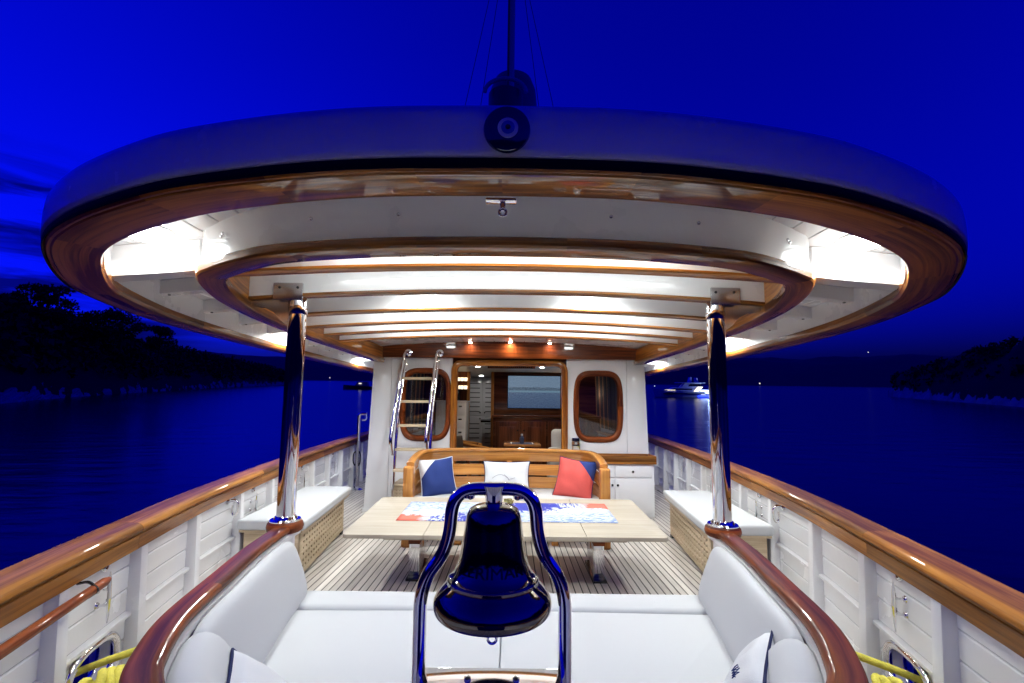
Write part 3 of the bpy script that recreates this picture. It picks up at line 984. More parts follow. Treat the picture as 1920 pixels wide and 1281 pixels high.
# roof skin (top) as a cambered shell
mb = MB(); vs = []; ys = [1.36, 1.38, 1.41, 1.46, 1.55, 1.68, 1.85, 2.05, 2.3, 2.6, 3.0, 3.5, 4, 5, 6, 7, 8, 9.55]
m_ = 25
for y in ys:
    hw = max(.02, halfwidth(OP, y) - .10)
    for j in range(m_):
        x = hw * (-1 + 2 * j / (m_ - 1))
        vs.append((x, y, ceil(x) + .016))
for y in ys:
    hw = max(.02, halfwidth(OP, y) - .10)
    for j in range(m_):
        x = hw * (-1 + 2 * j / (m_ - 1))
        e_ = max(0, min(1, min(y - 1.38, hw - abs(x)) / 1.4)); vs.append((x, y, ceil(x) + .018 + .07 * e_))
nn_ = len(ys) * m_
F = []
for lay in (0, nn_):
    for i in range(len(ys) - 1):
        for j in range(m_ - 1):
            F.append((lay + i * m_ + j, lay + i * m_ + j + 1, lay + (i + 1) * m_ + j + 1, lay + (i + 1) * m_ + j))
mb.add(vs, F)
mk('roof_skin', mb, 'ceiling_white', can, smooth=True)
# ceiling planks
CW = .136
for i in range(-18, 19):
    x = i * CW
    xa = abs(x) + CW / 2
    y0 = None
    for k in range(600):
        y = 1.30 + k * .01
        if halfwidth(OP, y) - .10 > abs(x) - CW * .3: y0 = y + .05; break
    if y0 is None or abs(x) > 2.35: continue
    w = CW / 2 - .0028
    z0, z1 = ceil(x - w), ceil(x + w)
    mk('ceiling_plank', MB().hexa([(x - w, y0, z0), (x + w, y0, z1), (x + w, 9.5, z1), (x - w, 9.5, z0), (x - w, y0, z0 + .012), (x + w, y0, z1 + .012), (x + w, 9.5, z1 + .012), (x - w, 9.5, z0 + .012)]), 'ceiling_white', can, bevel=.003, seg=1)
# inner coaming: white face, varnished ring and wood lining
mk('coaming', MB().sweep(IP, [(.004, .046), (.004, .236), (.03, .236), (.03, .046)], frames=IF_), 'ceiling_white', can, smooth=True)
iring = [(-.016, .040), (-.018, .028), (-.016, .010), (-.008, .002), (.002, .0), (.100, .0), (.108, .004), (.112, .014), (.112, .046), (-.010, .046)]
for k, (a, b) in enumerate(zip(*(lambda c: (c[:-1], c[1:]))(scarf_cuts(IP, [-4.6, -3.1, -2.2, -1.5, -.9, -.35, .25, .8, 1.45, 2.15, 3.0, 4.5])))):
    mk('inner_ring_segment', MB().sweep(IP[a:b + 1], iring, frames=IF_[a:b + 1], u0=k * 2.1), 'ring_wood', can, smooth=True, ang=30)
mk('coaming_lining', MB().sweep(IP, [(.075, .046), (.100, .046), (.100, .20), (.075, .20)], frames=IF_), 'varnish', can, smooth=True)
BEAMS = [2.33, 2.85, 3.39, 3.88, 4.30, 4.71]
for y in BEAMS:
    hw = halfwidth(IP, y) - .10
    n = 25
    Q = [Vector((hw * (-1 + 2 * j / (n - 1)), y, 0)) for j in range(n)]
    fr = [(Vector((p.x, p.y, 2.11 - .025 * p.x ** 2)), Vector((0, 1, 0)), Vector((0, 0, 1))) for p in Q]
    bm_ = mk('ceiling_beam', MB().sweep(Q, [(-.032, .016), (.032, .016), (.032, .166), (-.032, .166)], frames=fr), 'ceiling_white', can, smooth=True)
    mk('wood_cap', MB().sweep(Q, [(-.042, .004), (-.036, 0), (.036, 0), (.042, .004), (.042, .016), (-.042, .016)], frames=fr, u0=y), 'varnish', bm_, smooth=True)
# outer soffit brackets
for s in (-1, 1):
    for i, y in enumerate([2.30, 2.86, 3.38, 3.88, 4.36, 4.82, 5.28, 5.74, 6.2, 6.7, 7.2, 7.7]):
        xi = (halfwidth(IP, min(y, 6.3)) - .01) if y < 6.36 else 1.86
        xo = halfwidth(OP, y) - .165
        if i == 0: xo = halfwidth(OP, y - .05) - .165
        dz = .155 if i == 0 else .085
        w = .035 if i else .05
        a, b = (xi, xo) if s > 0 else (-xo, -xi)
        br = mk('soffit_beam', MB().hexa([(a, y - w, ceil(a) - dz), (b, y - w, ceil(b) - dz), (b, y + w, ceil(b) - dz), (a, y + w, ceil(a) - dz), (a, y - w, ceil(a) + .002), (b, y - w, ceil(b) + .002), (b, y + w, ceil(b) + .002), (a, y + w, ceil(a) + .002)]), 'ceiling_white', can, bevel=.005, seg=1)
        if i > 0:
            for f in (.12, .88):
                x = a + (b - a) * f
                mk('bolt', MB().lathe([(.009, 0), (.009, -.006), (.0, -.008)], (x, y, ceil(x) - dz), 8), 'dark_screw', br, smooth=True)
# screws on the coaming face
mid = len(IP) // 2
for d in (-1.30, -1.27, -.80, -.43, .43, .80, 1.27, 1.30, -.02, -1.95, 1.95):
    og, A, B = IF_[mid + int(round(d / .05))]
    og = og + (IF_[mid + 1][0] - IF_[mid][0]) * ((d / .05) - int(round(d / .05)))
    mk('screw', MB().lathe([(.0075, 0), (.0075, .005), (.003, .007), (0, .007)], og + B * .145 + A * .004, 10, axis=-A), 'dull_steel', can, smooth=True)
# shackle under the stern of the outer ring
og, A, B = OF[len(OP) // 2]
c = og + A * .182
mk('shackle_plate', MB().box(c.x - .055, c.x + .045, c.y - .012, c.y + .022, c.z - .012, c.z - .002), 'chrome', can, bevel=.004)
mk('shackle', MB().tube([Vector((c.x, c.y + .01, c.z - .012)) + Vector((.012 * math.sin(a), 0, -.02 - .018 * (1 - math.cos(a)) / 2 * 1.2)) for a in [2 * PI * i / 14 for i in range(14)]], .0045, 7, closed=True), 'chrome', can, smooth=True)
mk('shackle', MB().lathe([(.0, -.02), (.010, -.018), (.010, -.002), (.006, 0)], (c.x, c.y + .01, c.z - .012), 12), 'chrome', can, smooth=True)

# glass eye charm on the fascia
ec = Vector((.014, 1.263, 2.197))
th = thing('eye_charm', 'round dark blue glass eye charm fixed to the canopy fascia', 'charm', ec)
ax = (0, -1, 0)
mk('disc', MB().lathe([(.064, -.01), (.0665, .0), (.064, .007), (.05, .012), (0, .015)], ec, 40, axis=ax), 'eye_navy', th, smooth=True)
for (nm, r, h, mt) in (('white_ring', .029, .0165, 'eye_white'), ('blue_ring', .019, .0185, 'eye_blue'), ('pupil', .0075, .020, 'black_gloss')):
    mk(nm, MB().lathe([(r, .0132), (r, h - .001), (r * .85, h), (0, h + .0005)], ec + Vector((.003, 0, -.003)), 32, axis=ax), mt, th, smooth=True)

# mast, stays and housing on the roof
th = thing('roof_mast', 'slim mast rising from the canopy roof with four wire stays', 'mast', (0.012, 2.30, 2.33))
mk('pole', MB().tube([(0.012, 2.30, 2.30), (0.02, 2.30, 5.6)], .0175, 16), 'mast_paint', th, smooth=True)
mk('cable', MB().tube([(-.004, 2.285, 2.35), (0.003, 2.285, 5.6)], .004, 8), 'mast_dark', th, smooth=True)
for (xb, xt) in ((-.335, -.13), (-.22, -.078), (.235, .10), (.36, .135)):
    mk('stay', MB().tube([(xb, 2.30, 2.36), (xb + (xt - xb) * 4.2, 2.30, 2.36 + 1.05 * 4.2)][:2], .0016, 6), 'wire', th)
th = thing('roof_housing', 'dark domed housing with a bent strap behind the mast on the canopy roof', 'housing', (.03, 2.55, 2.33))
mk('cylinder', MB().lathe([(.135, .0), (.135, .80), (.128, .87), (.105, .93), (.06, .965), (0, .975)], (.025, 2.55, 2.33), 32), 'funnel_paint', th, smooth=True)
mk('collar', MB().lathe([(.085, .0), (.085, .62), (.0, .63)], (-.01, 2.22, 2.33), 28), 'mast_dark', th, smooth=True)
mk('strap', MB().tube([Vector((-.01 + .10 * math.cos(a), 2.16, 2.93 + .07 * math.sin(a))) for a in [PI * i / 16 for i in range(17)]] , .010, 8), 'mast_paint', th, smooth=True)

# ================================================================== lamps
def lamp(name, label, x, y, r, power, mat='lamp_glass', group=None, z=None, col=LAMP_COL, flat=False, side=.46):
    z = ceil(x) if z is None else z
    th = thing(name, label, 'lamp', (x, y, z), group)
    mk('lamp_rim', MB().lathe([(r * .9, .0), (r * 1.12, -.002), (r * 1.14, -.012), (r * 1.02, -.016), (r * .92, -.01)], (x, y, z), 32), 'plastic_white', th, smooth=True)
    h = .010 if flat else .040
    area = PI * r * r + 2 * PI * r * h
    dome = power * side
    key = '%s_%d' % (mat, round(dome * 10 / area))
    if key not in M:
        emit(key, col, dome / (PI * area))
    mk('diffuser', MB().lathe([(r, -.008), (r, -.008 - h * .6), (r * .92, -.008 - h), (0, -.008 - h)], (x, y, z), 12), key, th, smooth=True)
    if side < 1:
        L = bpy.data.lights.new('lamp_light', 'AREA')
        L.shape = 'DISK'; L.size = 1.8 * r; L.energy = power * (1 - side); L.color = col; L.spread = R(160)
        lo = bpy.data.objects.new('lamp_light', L)
        C.objects.link(lo); lo.parent = th; lo.location = (0, 0, -.014 - h)
    return th
PW_O = 20
for sx, sd in ((-1, 'left'), (1, 'right')):
    lamp('ceiling_lamp', 'bright round ceiling lamp between the two wooden rings, %s side' % sd, sx * 1.62, 2.08, .085, PW_O, group='round ceiling lamps', side=.09)
    lamp('ceiling_lamp', 'round ceiling lamp shining among the beams above the table, %s of centre' % sd, sx * .60, 3.17, .07, 11, group='round ceiling lamps')
def strip_lamp(y, hw, power, label):
    # low strip added to light the ceiling evenly, unseen behind the nearer beam
    th = thing('strip_lamp', label, 'lamp', (0, y, ceil(0)), 'added light strips between the ceiling beams')
    n = 13
    Q = [Vector((hw * (-1 + 2 * j / (n - 1)), y, 0)) for j in range(n)]
    fr = [(Vector((p.x, p.y, ceil(p.x) - .002)), Vector((0, 1, 0)), Vector((0, 0, 1))) for p in Q]
    mk('housing', MB().sweep(Q, [(-.024, -.008), (.024, -.008), (.024, .0), (-.024, .0)], frames=fr), 'plastic_white', th)
    area = 2 * hw * (.036 + 2 * .016)
    key = 'strip_%d' % round(power * 10)
    emit(key, LAMP_COL, power / (PI * area))
    mk('diffuser', MB().sweep(Q, [(-.018, -.0245), (.018, -.0245), (.018, -.0085), (-.018, -.0085)], frames=fr), key, th)
strip_lamp(2.06, .85, 13, 'added light strip hidden just inside the inner wooden ring')
strip_lamp(2.42, 1.15, 9, 'added light strip hidden behind the first ceiling beam')
strip_lamp(3.48, 1.25, 15, 'added light strip hidden behind the third ceiling beam')
strip_lamp(3.97, 1.25, 22, 'added light strip hidden behind the fourth ceiling beam')
strip_lamp(4.39, 1.25, 12, 'added light strip hidden behind the fifth ceiling beam')
for sx, sd in ((-1, 'left'), (1, 'right')):
    lamp('ceiling_lamp', 'added unseen round ceiling lamp between the last beam and the cabin header, %s of centre' % sd, sx * .95, 5.05, .07, 21, group='round ceiling lamps')  # pair added out of sight to light the forward end of the ceiling
lamp('ceiling_lamp', 'small lamp in the soffit over the left side deck', -2.10, 4.60, .06, 30, group='round ceiling lamps')
lamp('ceiling_lamp', 'small lamp in the soffit over the right side deck', 2.10, 4.60, .06, 30, group='round ceiling lamps')
lamp('ceiling_lamp', 'soffit lamp farther forward along the left side of the cabin', -2.12, 6.95, .06, 22, group='round ceiling lamps')
lamp('ceiling_lamp', 'soffit lamp farther forward along the right side of the cabin', 2.12, 6.95, .06, 22, group='round ceiling lamps')
# three spots on the header over the cabin door
for (x, lb, e) in ((-.52, 'small spot lamp over the cabin header, left', 2.2), (.015, 'small bright spot lamp over the middle of the cabin header', 5.0), (.54, 'small spot lamp over the cabin header, right', 2.2)):
    lamp('spot_lamp', lb, x, 6.245, .022, e, mat='spot_warm', group='spots over the cabin header', z=ceil(x), col=(1, .85, .62), flat=True)

# ================================================================== pillars
for s in (-1, 1):
    side = 'left' if s < 0 else 'right'
    X, Y = s * 1.295, 2.86
    p = thing('pillar', 'polished chrome pillar holding the canopy at the %s end of the sofa' % side, 'pillar', (X, Y, .74), 'chrome canopy pillars')
    mk('tube', MB().tube([(X, Y, .742), (X - s * .012, Y, 2.07)], .052, 28), 'chrome', p, smooth=True)
    mk('flange', MB().lathe([(.052, .03), (.06, .026), (.066, .012), (.084, .010), (.088, .005), (.088, 0), (.05, 0)], (X, Y, .738), 32), 'chrome', p, smooth=True)
    X2 = X - s * .012
    mk('top_plate', MB().box(min(X2 - s * .05, X2 + s * .13), max(X2 - s * .05, X2 + s * .13), 2.800, 2.812, 2.045, 2.15), 'dull_steel', p, bevel=.006)
    for dx in (-.02, .09):
        mk('screw', MB().lathe([(.008, 0), (.008, .003), (0, .004)], (X2 + s * dx, 2.800, 2.12), 10, axis=(0, -1, 0)), 'dark_screw', p)
    arm = []
    zt, zb = 2.055, 1.885
    n = 9
    prof = [(0, zt), (s * .285, zt), (s * .285, zt - .035), (s * .20, zt - .045), (s * .14, zt - .075), (s * .095, zt - .125), (s * .05, zt - .16), (0, zt - .165)]
    a = [(X2 + q[0], Y - .012, q[1]) for q in prof]; b_ = [(X2 + q[0], Y + .012, q[1]) for q in prof]
    k = len(prof)
    mk('gusset', MB().add(a + b_, [list(range(k)), list(range(k, 2 * k))[::-1]] + [[i, (i + 1) % k, k + (i + 1) % k, k + i] for i in range(k)]), 'dull_steel', p, bevel=.004)
    mk('saddle', MB().lathe([(.053, -.02), (.056, .0), (.056, .075), (.054, .08), (.0, .082)], (X2, Y, 1.985), 28), 'chrome', p, smooth=True)

# ================================================================== sofa in the stern
SO = [(1.285, 2.93), (1.275, 2.75), (1.235, 2.40), (1.17, 2.05), (1.09, 1.66), (.985, 1.40), (.90, 1.27), (.76, 1.13), (.56, 1.03), (.28, .975), (0, .96)]
H = catmull(SO, 10)
SP = resample([Vector((-p.x, p.y, 0)) for p in H] + [p for p in reversed(H)][1:], .03)   # centre of the cap, left front -> stern -> right front
SF = plan_frames(SP, lambda p: .70)                # A points inward (to the seat)
sofa = thing('sofa', 'white U-shaped sofa with a varnished wooden cap rail in the stern', 'sofa', (0, 1.9, 0))
capp = []
for i in range(16):
    a = 2 * PI * i / 16
    capp.append((math.copysign(abs(math.cos(a)) ** .55, math.cos(a)) * .048, math.copysign(abs(math.sin(a)) ** .6, math.sin(a)) * .021))
nS = len(SP)
for k, (a, b) in enumerate([(0, int(nS * .19)), (int(nS * .19), int(nS * .36)), (int(nS * .36), int(nS * .64)), (int(nS * .64), int(nS * .81)), (int(nS * .81), nS - 1)]):
    mk('cap_rail', MB().sweep(SP[a:b + 1], capp, frames=SF[a:b + 1], u0=k * 1.9), 'mahogany', sofa, smooth=True, ang=60)
for s in (-1, 1):
    mk('cap_pad', MB().lathe([(.0, -.03), (.085, -.03), (.098, -.02), (.103, .0), (.098, .022), (.088, .032), (0, .033)], (s * 1.295, 2.86, .705), 32), 'mahogany', sofa, smooth=True)
mk('back_panel', MB().sweep(SP, [(-.03, -.69), (.02, -.69), (.02, -.02), (-.03, -.02)], frames=SF), 'white_paint', sofa, smooth=True)
mk('trim_strip', MB().sweep(SP, [(.02, -.05), (.052, -.05), (.052, -.028), (.02, -.026)], frames=SF), 'plastic_white', sofa, smooth=True)
def inner_poly(off, y1, y0=-9):
    pts = []
    for (og, A, B) in SF:
        p = og + A * off
        if y0 <= p.y <= y1: pts.append((p.x, p.y))
    return pts
base = inner_poly(.03, 2.62)
mk('base', MB().prism(base, .0, .255), 'white_paint', sofa)
# seat cushions
def cushion_poly(poly, z0, z1, name='seat_cushion', bev=.03):
    return mk(name, MB().prism(poly, z0, z1), 'cushion', sofa, bevel=bev, seg=3)
sp_ = inner_poly(.09, 2.52)
lft = [p for p in sp_ if p[0] <= 0]; rgt = [p for p in sp_ if p[0] > 0]
yl = lft[-1][1]
cushion_poly(lft + [(-.0015, yl), (-.0015, 2.52)], .26, .384, bev=.016)
cushion_poly([(.0015, 2.52), (.0015, yl)] + rgt, .26, .384, bev=.016)
fx = inner_poly(.09, 2.74, 2.525)
xl = min(p[0] for p in fx); xr = max(p[0] for p in fx)
cushion_poly([(xl + .05, 2.522), (xr - .05, 2.522), (xr - .03, 2.745), (xl + .03, 2.745)], .25, .392, 'seat_front_roll', .035)
# back cushions: leaning, following the rail
bprof = [(.035, -.30), (.045, -.06), (.06, -.025), (.085, -.015), (.11, -.03), (.125, -.06), (.165, -.16), (.20, -.27), (.205, -.325), (.18, -.335), (.06, -.335)]
def back_cushion(y_hi, y_lo, side=None, name='back_cushion', prof=bprof, idx=None):
    if idx is None:
        idx = [i for i in range(nS) if y_lo <= SP[i].y <= y_hi and SP[i].x * side > 0]
    Q = [SP[i] for i in idx]; fr = [SF[i] for i in idx]
    n = len(Q)
    def sc_(i):
        d = min(i, n - 1 - i)
        return [.86, .93, .97, .99][d] if d < 4 else 1.0
    o = mk(name, MB().sweep(Q, prof, frames=fr, scales=[sc_(i) for i in range(n)]), 'cushion', sofa, smooth=True, ang=70)
    md = o.modifiers.new('soft', 'SUBSURF'); md.levels = 1; md.render_levels = 1
    return o
for s in (-1, 1):
    back_cushion(2.70, 1.58, s)
fat = [(.03, -.30), (.035, -.06), (.06, -.02), (.10, -.012), (.145, -.03), (.185, -.08), (.235, -.17), (.25, -.27), (.25, -.325), (.2, -.335), (.06, -.335)]
i_l = [i for i in range(nS) if SP[i].x < 0 and SP[i].y <= 1.64]
i_c = [i for i in i_l if SP[i].x < -.42]
back_cushion(0, 0, name='corner_cushion', prof=fat, idx=i_c)
i_r = [i for i in range(nS) if SP[i].x > .42 and SP[i].y <= 1.64]
back_cushion(0, 0, name='corner_cushion', prof=fat, idx=i_r)
back_cushion(0, 0, name='back_cushion', prof=bprof, idx=[i for i in range(nS) if abs(SP[i].x) < .40 and SP[i].y < 1.3])

# ================================================================== cushions that lie about
def pillow(name, label, w, h, t, mtx, mat, pipe_mat, base, corner=None, group=None, n=18):
    th = thing(name, label, 'pillow', base, group)
    def pt(u, v, side):
        # u, v in -1..1; edges pulled in between the corners
        x = u * w / 2 * (1 - .09 * (1 - v * v) * abs(u) ** 3)
        y = v * h / 2 * (1 - .09 * (1 - u * u) * abs(v) ** 3)
        d = max(0, (1 - u ** 2)) ** .45 * max(0, (1 - v ** 2)) ** .45
        wr = .006 * math.sin(7 * u + 3 * v) * d + .012 * noise.noise(Vector((u * 2.5, v * 2.5, side * 3 + w * 9)))* d
        return Vector((x, y, side * (t / 2 * d + wr)))
    def sheet(side, test):
        mb = MB(); idx = {}
        def vi(i, j):
            if (i, j) not in idx:
                idx[(i, j)] = len(mb.v)
                mb.v.append(pt(-1 + 2 * i / n, -1 + 2 * j / n, side))
            return idx[(i, j)]
        for i in range(n):
            for j in range(n):
                tris = [((i, j), (i + 1, j), (i + 1, j + 1)), ((i, j), (i + 1, j + 1), (i, j + 1))]
                if corner == 'tr':
                    tris = [((i, j), (i + 1, j), (i, j + 1)), ((i + 1, j), (i + 1, j + 1), (i, j + 1))]
                for tr_ in tris:
                    cu = sum(-1 + 2 * q[0] / n for q in tr_) / 3; cv = sum(-1 + 2 * q[1] / n for q in tr_) / 3
                    if test(cu, cv):
                        mb.f.append([vi(*q) for q in tr_]); mb.uv.append([(0, 0)] * 3)
        return mb
    cor = (lambda u, v: False)
    if corner == 'tl': cor = lambda u, v: (v - u) > 1.0
    if corner == 'tr': cor = lambda u, v: (v + u) > 1.0
    front = sheet(1, lambda u, v: not cor(u, v)); backm = sheet(-1, lambda u, v: True)
    front.add(backm.v, backm.f, backm.uv)
    mk('cover', front.xf(mtx), mat[0], th, smooth=True, ang=80)
    if corner:
        c = sheet(1, cor)
        mk('corner_panel', c.xf(mtx), mat[1], th, smooth=True, ang=80)
    per = [(-1 + 2 * i / n, -1) for i in range(n)] + [(1, -1 + 2 * i / n) for i in range(n)] + [(1 - 2 * i / n, 1) for i in range(n)] + [(-1, 1 - 2 * i / n) for i in range(n)]
    mk('piping', MB().tube([mtx @ pt(u, v, 1) for (u, v) in per], .0055, 6, closed=True), pipe_mat, th, smooth=True, ang=80)
    return th, pt
def pose(c, yaw, lean, roll=0.0):
    """face toward -Y, leaning back"""
    return Matrix.Translation(c) @ Matrix.Rotation(yaw, 4, 'Z') @ Matrix.Rotation(R(90) - lean, 4, 'X') @ Matrix.Rotation(roll, 4, 'Z')
def print_on(th, name, strokes, pt, mtx, mat, r=.0016):
    for st in strokes:
        mk(name, MB().tube([mtx @ (pt(u, v, 1) + Vector((0, 0, .001))) for (u, v) in st], r, 5), mat, th)

# settee pillows
SETTEE_SEAT = .46
m1 = pose(Vector((-.765, 5.25, .635)), R(24), R(20), R(4))
pillow('throw_pillow', 'navy throw pillow with a white top corner, left end of the wooden settee', .40, .42, .15, m1, ('navy', 'pillow_white'), 'pillow_white', (-.765, 5.25, SETTEE_SEAT), 'tl', 'throw pillows on the settee')
m2 = pose(Vector((-.01, 5.48, .615)), 0, R(20), 0)
th, pt = pillow('throw_pillow', 'white throw pillow with dark piping and a thin line drawing, middle of the settee', .54, .36, .14, m2, ('pillow_white',), 'piping_navy', (-.01, 5.48, SETTEE_SEAT), None, 'throw pillows on the settee')
print_on(th, 'printed_line', [[(-.62 + .13 * i, -.18 + .30 * math.sin(PI * i / 6) - .02 * i) for i in range(7)], [(.16 + .04 * i, -.22 + .015 * i) for i in range(6)], [(-.1, .06), (.04, -.12), (.1, -.3)]], pt, m2, 'piping_navy')
m3 = pose(Vector((.745, 5.25, .635)), R(-22), R(20), R(-6))
pillow('throw_pillow', 'coral red throw pillow with a navy top corner, right end of the wooden settee', .44, .44, .16, m3, ('coral', 'navy'), 'piping_navy', (.745, 5.25, SETTEE_SEAT), 'tr', 'throw pillows on the settee')
# sofa pillows in the near corners
m4 = pose(Vector((-.69, 1.50, .485)), R(112), R(44), R(3))
th, pt = pillow('sofa_pillow', 'white sofa pillow with navy piping in the left corner of the sofa', .42, .34, .14, m4, ('pillow_white',), 'piping_navy', (-.70, 1.47, .385), None, 'white pillows on the sofa')
m5 = pose(Vector((.83, 1.655, .485)), R(-122), R(26), R(0))
th, pt = pillow('sofa_pillow', 'white sofa pillow with navy piping and embroidery in the right corner of the sofa', .42, .32, .14, m5, ('pillow_white',), 'piping_navy', (.79, 1.55, .385), None, 'white pillows on the sofa')
print_on(th, 'embroidery', [[(.1 + .30 * i / 10 + .02 * (-1) ** i, .45 + .03 * math.sin(i * 1.7) + .05 * ((i * 7) % 3 - 1)) for i in range(11)], [(.12 + .26 * i / 8, .36 + .05 * (-1) ** i) for i in range(9)]], pt, m5, 'navy', .0016)

# ================================================================== ship's bell on its chrome stand
BY = .95
bz = lambda z: z
st = thing('bell_stand', 'bent chrome tube stand that carries the bell over the sofa back', 'bell stand', (.003, BY, .72))
xl_, xr_ = -.137, .143
path = [(xl_, BY, .70), (xl_, BY, 1.085), (xl_ + .052, BY, 1.150), (xl_ + .060, BY, 1.265), (xr_ - .060, BY, 1.265), (xr_ - .052, BY, 1.150), (xr_, BY, 1.085), (xr_, BY, .70)]
pp = roundpath([path[0], path[1], path[2], path[3]], .045, 7)
pp2 = roundpath([path[2], path[3], path[4], path[5]], .052, 9)
arch = roundpath(path, .05, 9)
mk('frame_tube', MB().tube(arch, .0132, 18), 'chrome', st, smooth=True, ang=80)
mk('hub', MB().lathe([(.024, .010), (.021, .002), (.0180, -.008), (.0165, -.02), (.0165, -.048), (.013, -.053), (0, -.054)], (.003, BY, 1.262), 24), 'chrome', st, smooth=True)
for dx in (-.05, .05):
    mk('nut', MB().lathe([(.013, -.012), (.013, -.017), (.008, -.021), (0, -.022)], (.003 + dx, BY, 1.265), 14), 'chrome', st, smooth=True)
mk('cross_plate', MB().hexa([(xl_ + .006, BY - .11, .887), (xr_ - .006, BY - .11, .887), (xr_ - .006, BY + .012, .917), (xl_ + .006, BY + .012, .917), (xl_ + .006, BY - .11, .893), (xr_ - .006, BY - .11, .893), (xr_ - .006, BY + .012, .923), (xl_ + .006, BY + .012, .923)]), 'chrome', st, bevel=.0015)
for dx in (-.042, .05):
    mk('screw', MB().lathe([(.007, 0), (.0065, .003), (.003, .0042), (0, .0042)], (dx, BY - .014, .9165), 14, axis=(0, -.24, .97)), 'dull_steel', st, smooth=True)
for x in (xl_, xr_):
    mk('foot', MB().lathe([(.03, 0), (.03, .006), (.016, .012)], (x, BY, .727), 20), 'chrome', st, smooth=True)
bell = thing('ship_bell', "dark polished ship's bell hanging in the chrome stand in the foreground", 'bell', (.003, BY, 1.05))
BC = (.003, BY, 1.045)
bprofile = [(0, .192), (.018, .191), (.036, .188), (.047, .182), (.0525, .172), (.0550, .160), (.0575, .140), (.0605, .118), (.064, .098), (.069, .080), (.0755, .064), (.0825, .0555), (.0865, .0540), (.0885, .0510), (.0880, .0475), (.0885, .0445), (.096, .037), (.106, .027), (.1125, .016), (.1145, .006), (.113, -.004), (.108, -.010), (.103, -.010), (.095, .010), (.08, .035), (.06, .07), (.05, .15), (0, .17)]
mk('body', MB().lathe(bprofile, BC, 72), 'bell_metal', bell, smooth=True, ang=35)
mk('clapper', MB().tube([(.003, BY, 1.13), (.003, BY, 1.0)], .006, 10), 'dull_steel', bell, smooth=True)
mk('clapper_ball', MB().lathe([(0, .014), (.009, .011), (.013, 0), (.009, -.011), (0, -.014)], (.003, BY, 1.010), 16), 'dull_steel', bell, smooth=True)
mk('clapper_ring', MB().tube([Vector((.003 + .0085 * math.cos(a), BY, .982 + .0085 * math.sin(a))) for a in [2 * PI * i / 16 for i in range(16)]], .0028, 8, closed=True), 'chrome', bell, smooth=True)
# cast letters bent round the bell
cu = bpy.data.curves.new('lettering', 'FONT')
cu.body = 'LERIMAR'; cu.size = .026; cu.extrude = .001; cu.align_x = 'CENTER'
to = bpy.data.objects.new('lettering', cu); C.objects.link(to)
dg = bpy.context.evaluated_depsgraph_get()
tm = to.evaluated_get(dg).to_mesh()
lm = MB()
def bell_r(z):
    pr = [(h, r) for (r, h) in bprofile[3:16]][::-1]
    return interp(pr, z)
vs = []
for v in tm.vertices:
    zz = .072 + v.co.y
    rr = bell_r(zz) + .0006 + (v.co.z + .001) * .5
    a = -PI / 2 + v.co.x * 1.25 / .068
    vs.append((BC[0] + rr * math.cos(a), BC[1] + rr * math.sin(a), BC[2] + zz))
lm.add(vs, [list(p.vertices) for p in tm.polygons])
to.to_mesh_clear() if hasattr(to, 'to_mesh_clear') else None
bpy.data.objects.remove(to)
mk('lettering', lm, 'bell_letters', bell)

# ================================================================== table (level, on chrome legs)
TY = 4.18
tb = thing('dining_table', 'long pale teak table of three leaves on two chrome legs', 'table', (0, TY, 0), level=True)
TZ = .49
def rounded(x0, x1, y0, y1, r, which='1111', n=6):
    P = []
    cs = [((x0 + r, y0 + r), PI, which[0], (x0, y0)), ((x1 - r, y0 + r), 1.5 * PI, which[1], (x1, y0)), ((x1 - r, y1 - r), 0, which[2], (x1, y1)), ((x0 + r, y1 - r), .5 * PI, which[3], (x0, y1))]
    for (c, a0, w, q) in cs:
        if w == '0': P.append(q); continue
        for i in range(n + 1):
            a = a0 + PI / 2 * i / n
            P.append((c[0] + r * math.cos(a), c[1] + r * math.sin(a)))
    return P
for (x0, x1, wh) in ((-1.22, -.612, '1001'), (-.608, .608, '0000'), (.612, 1.225, '0110')):
    mk('leaf', MB().prism(rounded(x0, x1, 3.60, 4.74, .045, wh), TZ - .030, TZ), 'pale_teak', tb, bevel=.004)
mk('under_rail', MB().box(-.93, .93, 3.68, 3.78, TZ - .065, TZ - .031), 'pale_teak', tb, bevel=.01)
mk('under_rail', MB().box(-.93, .93, 4.56, 4.66, TZ - .065, TZ - .031), 'pale_teak', tb, bevel=.01)
mk('under_frame', MB().box(-.80, .80, 3.98, 4.40, TZ - .11, TZ - .066), 'pale_teak', tb, bevel=.01)
for x in (-.755, .775):
    lg = mk('leg', MB().box(x - .045, x + .045, 4.02, 4.36, .03, TZ - .20), 'chrome', tb, bevel=.006)
    mk('leg_top', MB().box(x - .047, x + .047, 4.00, 4.38, TZ - .20, TZ - .111), 'mahogany', lg, bevel=.004)
    mk('foot', MB().box(x - .055, x + .055, 3.96, 4.42, .0, .03), 'black_gloss', lg, bevel=.006)
rn = thing('table_runner', 'blue, white and coral printed cloth runner across the table', 'runner', (0, TY, TZ), level=True)
mb = MB(); nx, ny = 46, 10; vs = []; x0, x1, y0, y1 = -.90, .925, 3.95, 4.55
for i in range(nx + 1):
    for j in range(ny + 1):
        x = x0 + (x1 - x0) * i / nx; y = y0 + (y1 - y0) * j / ny
        vs.append((x, y, TZ + .0025 + .0015 * noise.noise(Vector((x * 9, y * 9, 0)))))
F = [(i * (ny + 1) + j, (i + 1) * (ny + 1) + j, (i + 1) * (ny + 1) + j + 1, i * (ny + 1) + j + 1) for i in range(nx) for j in range(ny)]
uvs = [[(k // (ny + 1) / nx, (k % (ny + 1)) / ny) for k in f] for f in F]
mb.add(vs, F, uvs)
o = mk('cloth', mb, 'runner_print', rn, smooth=True)
md = o.modifiers.new('thick', 'SOLIDIFY'); md.thickness = .002
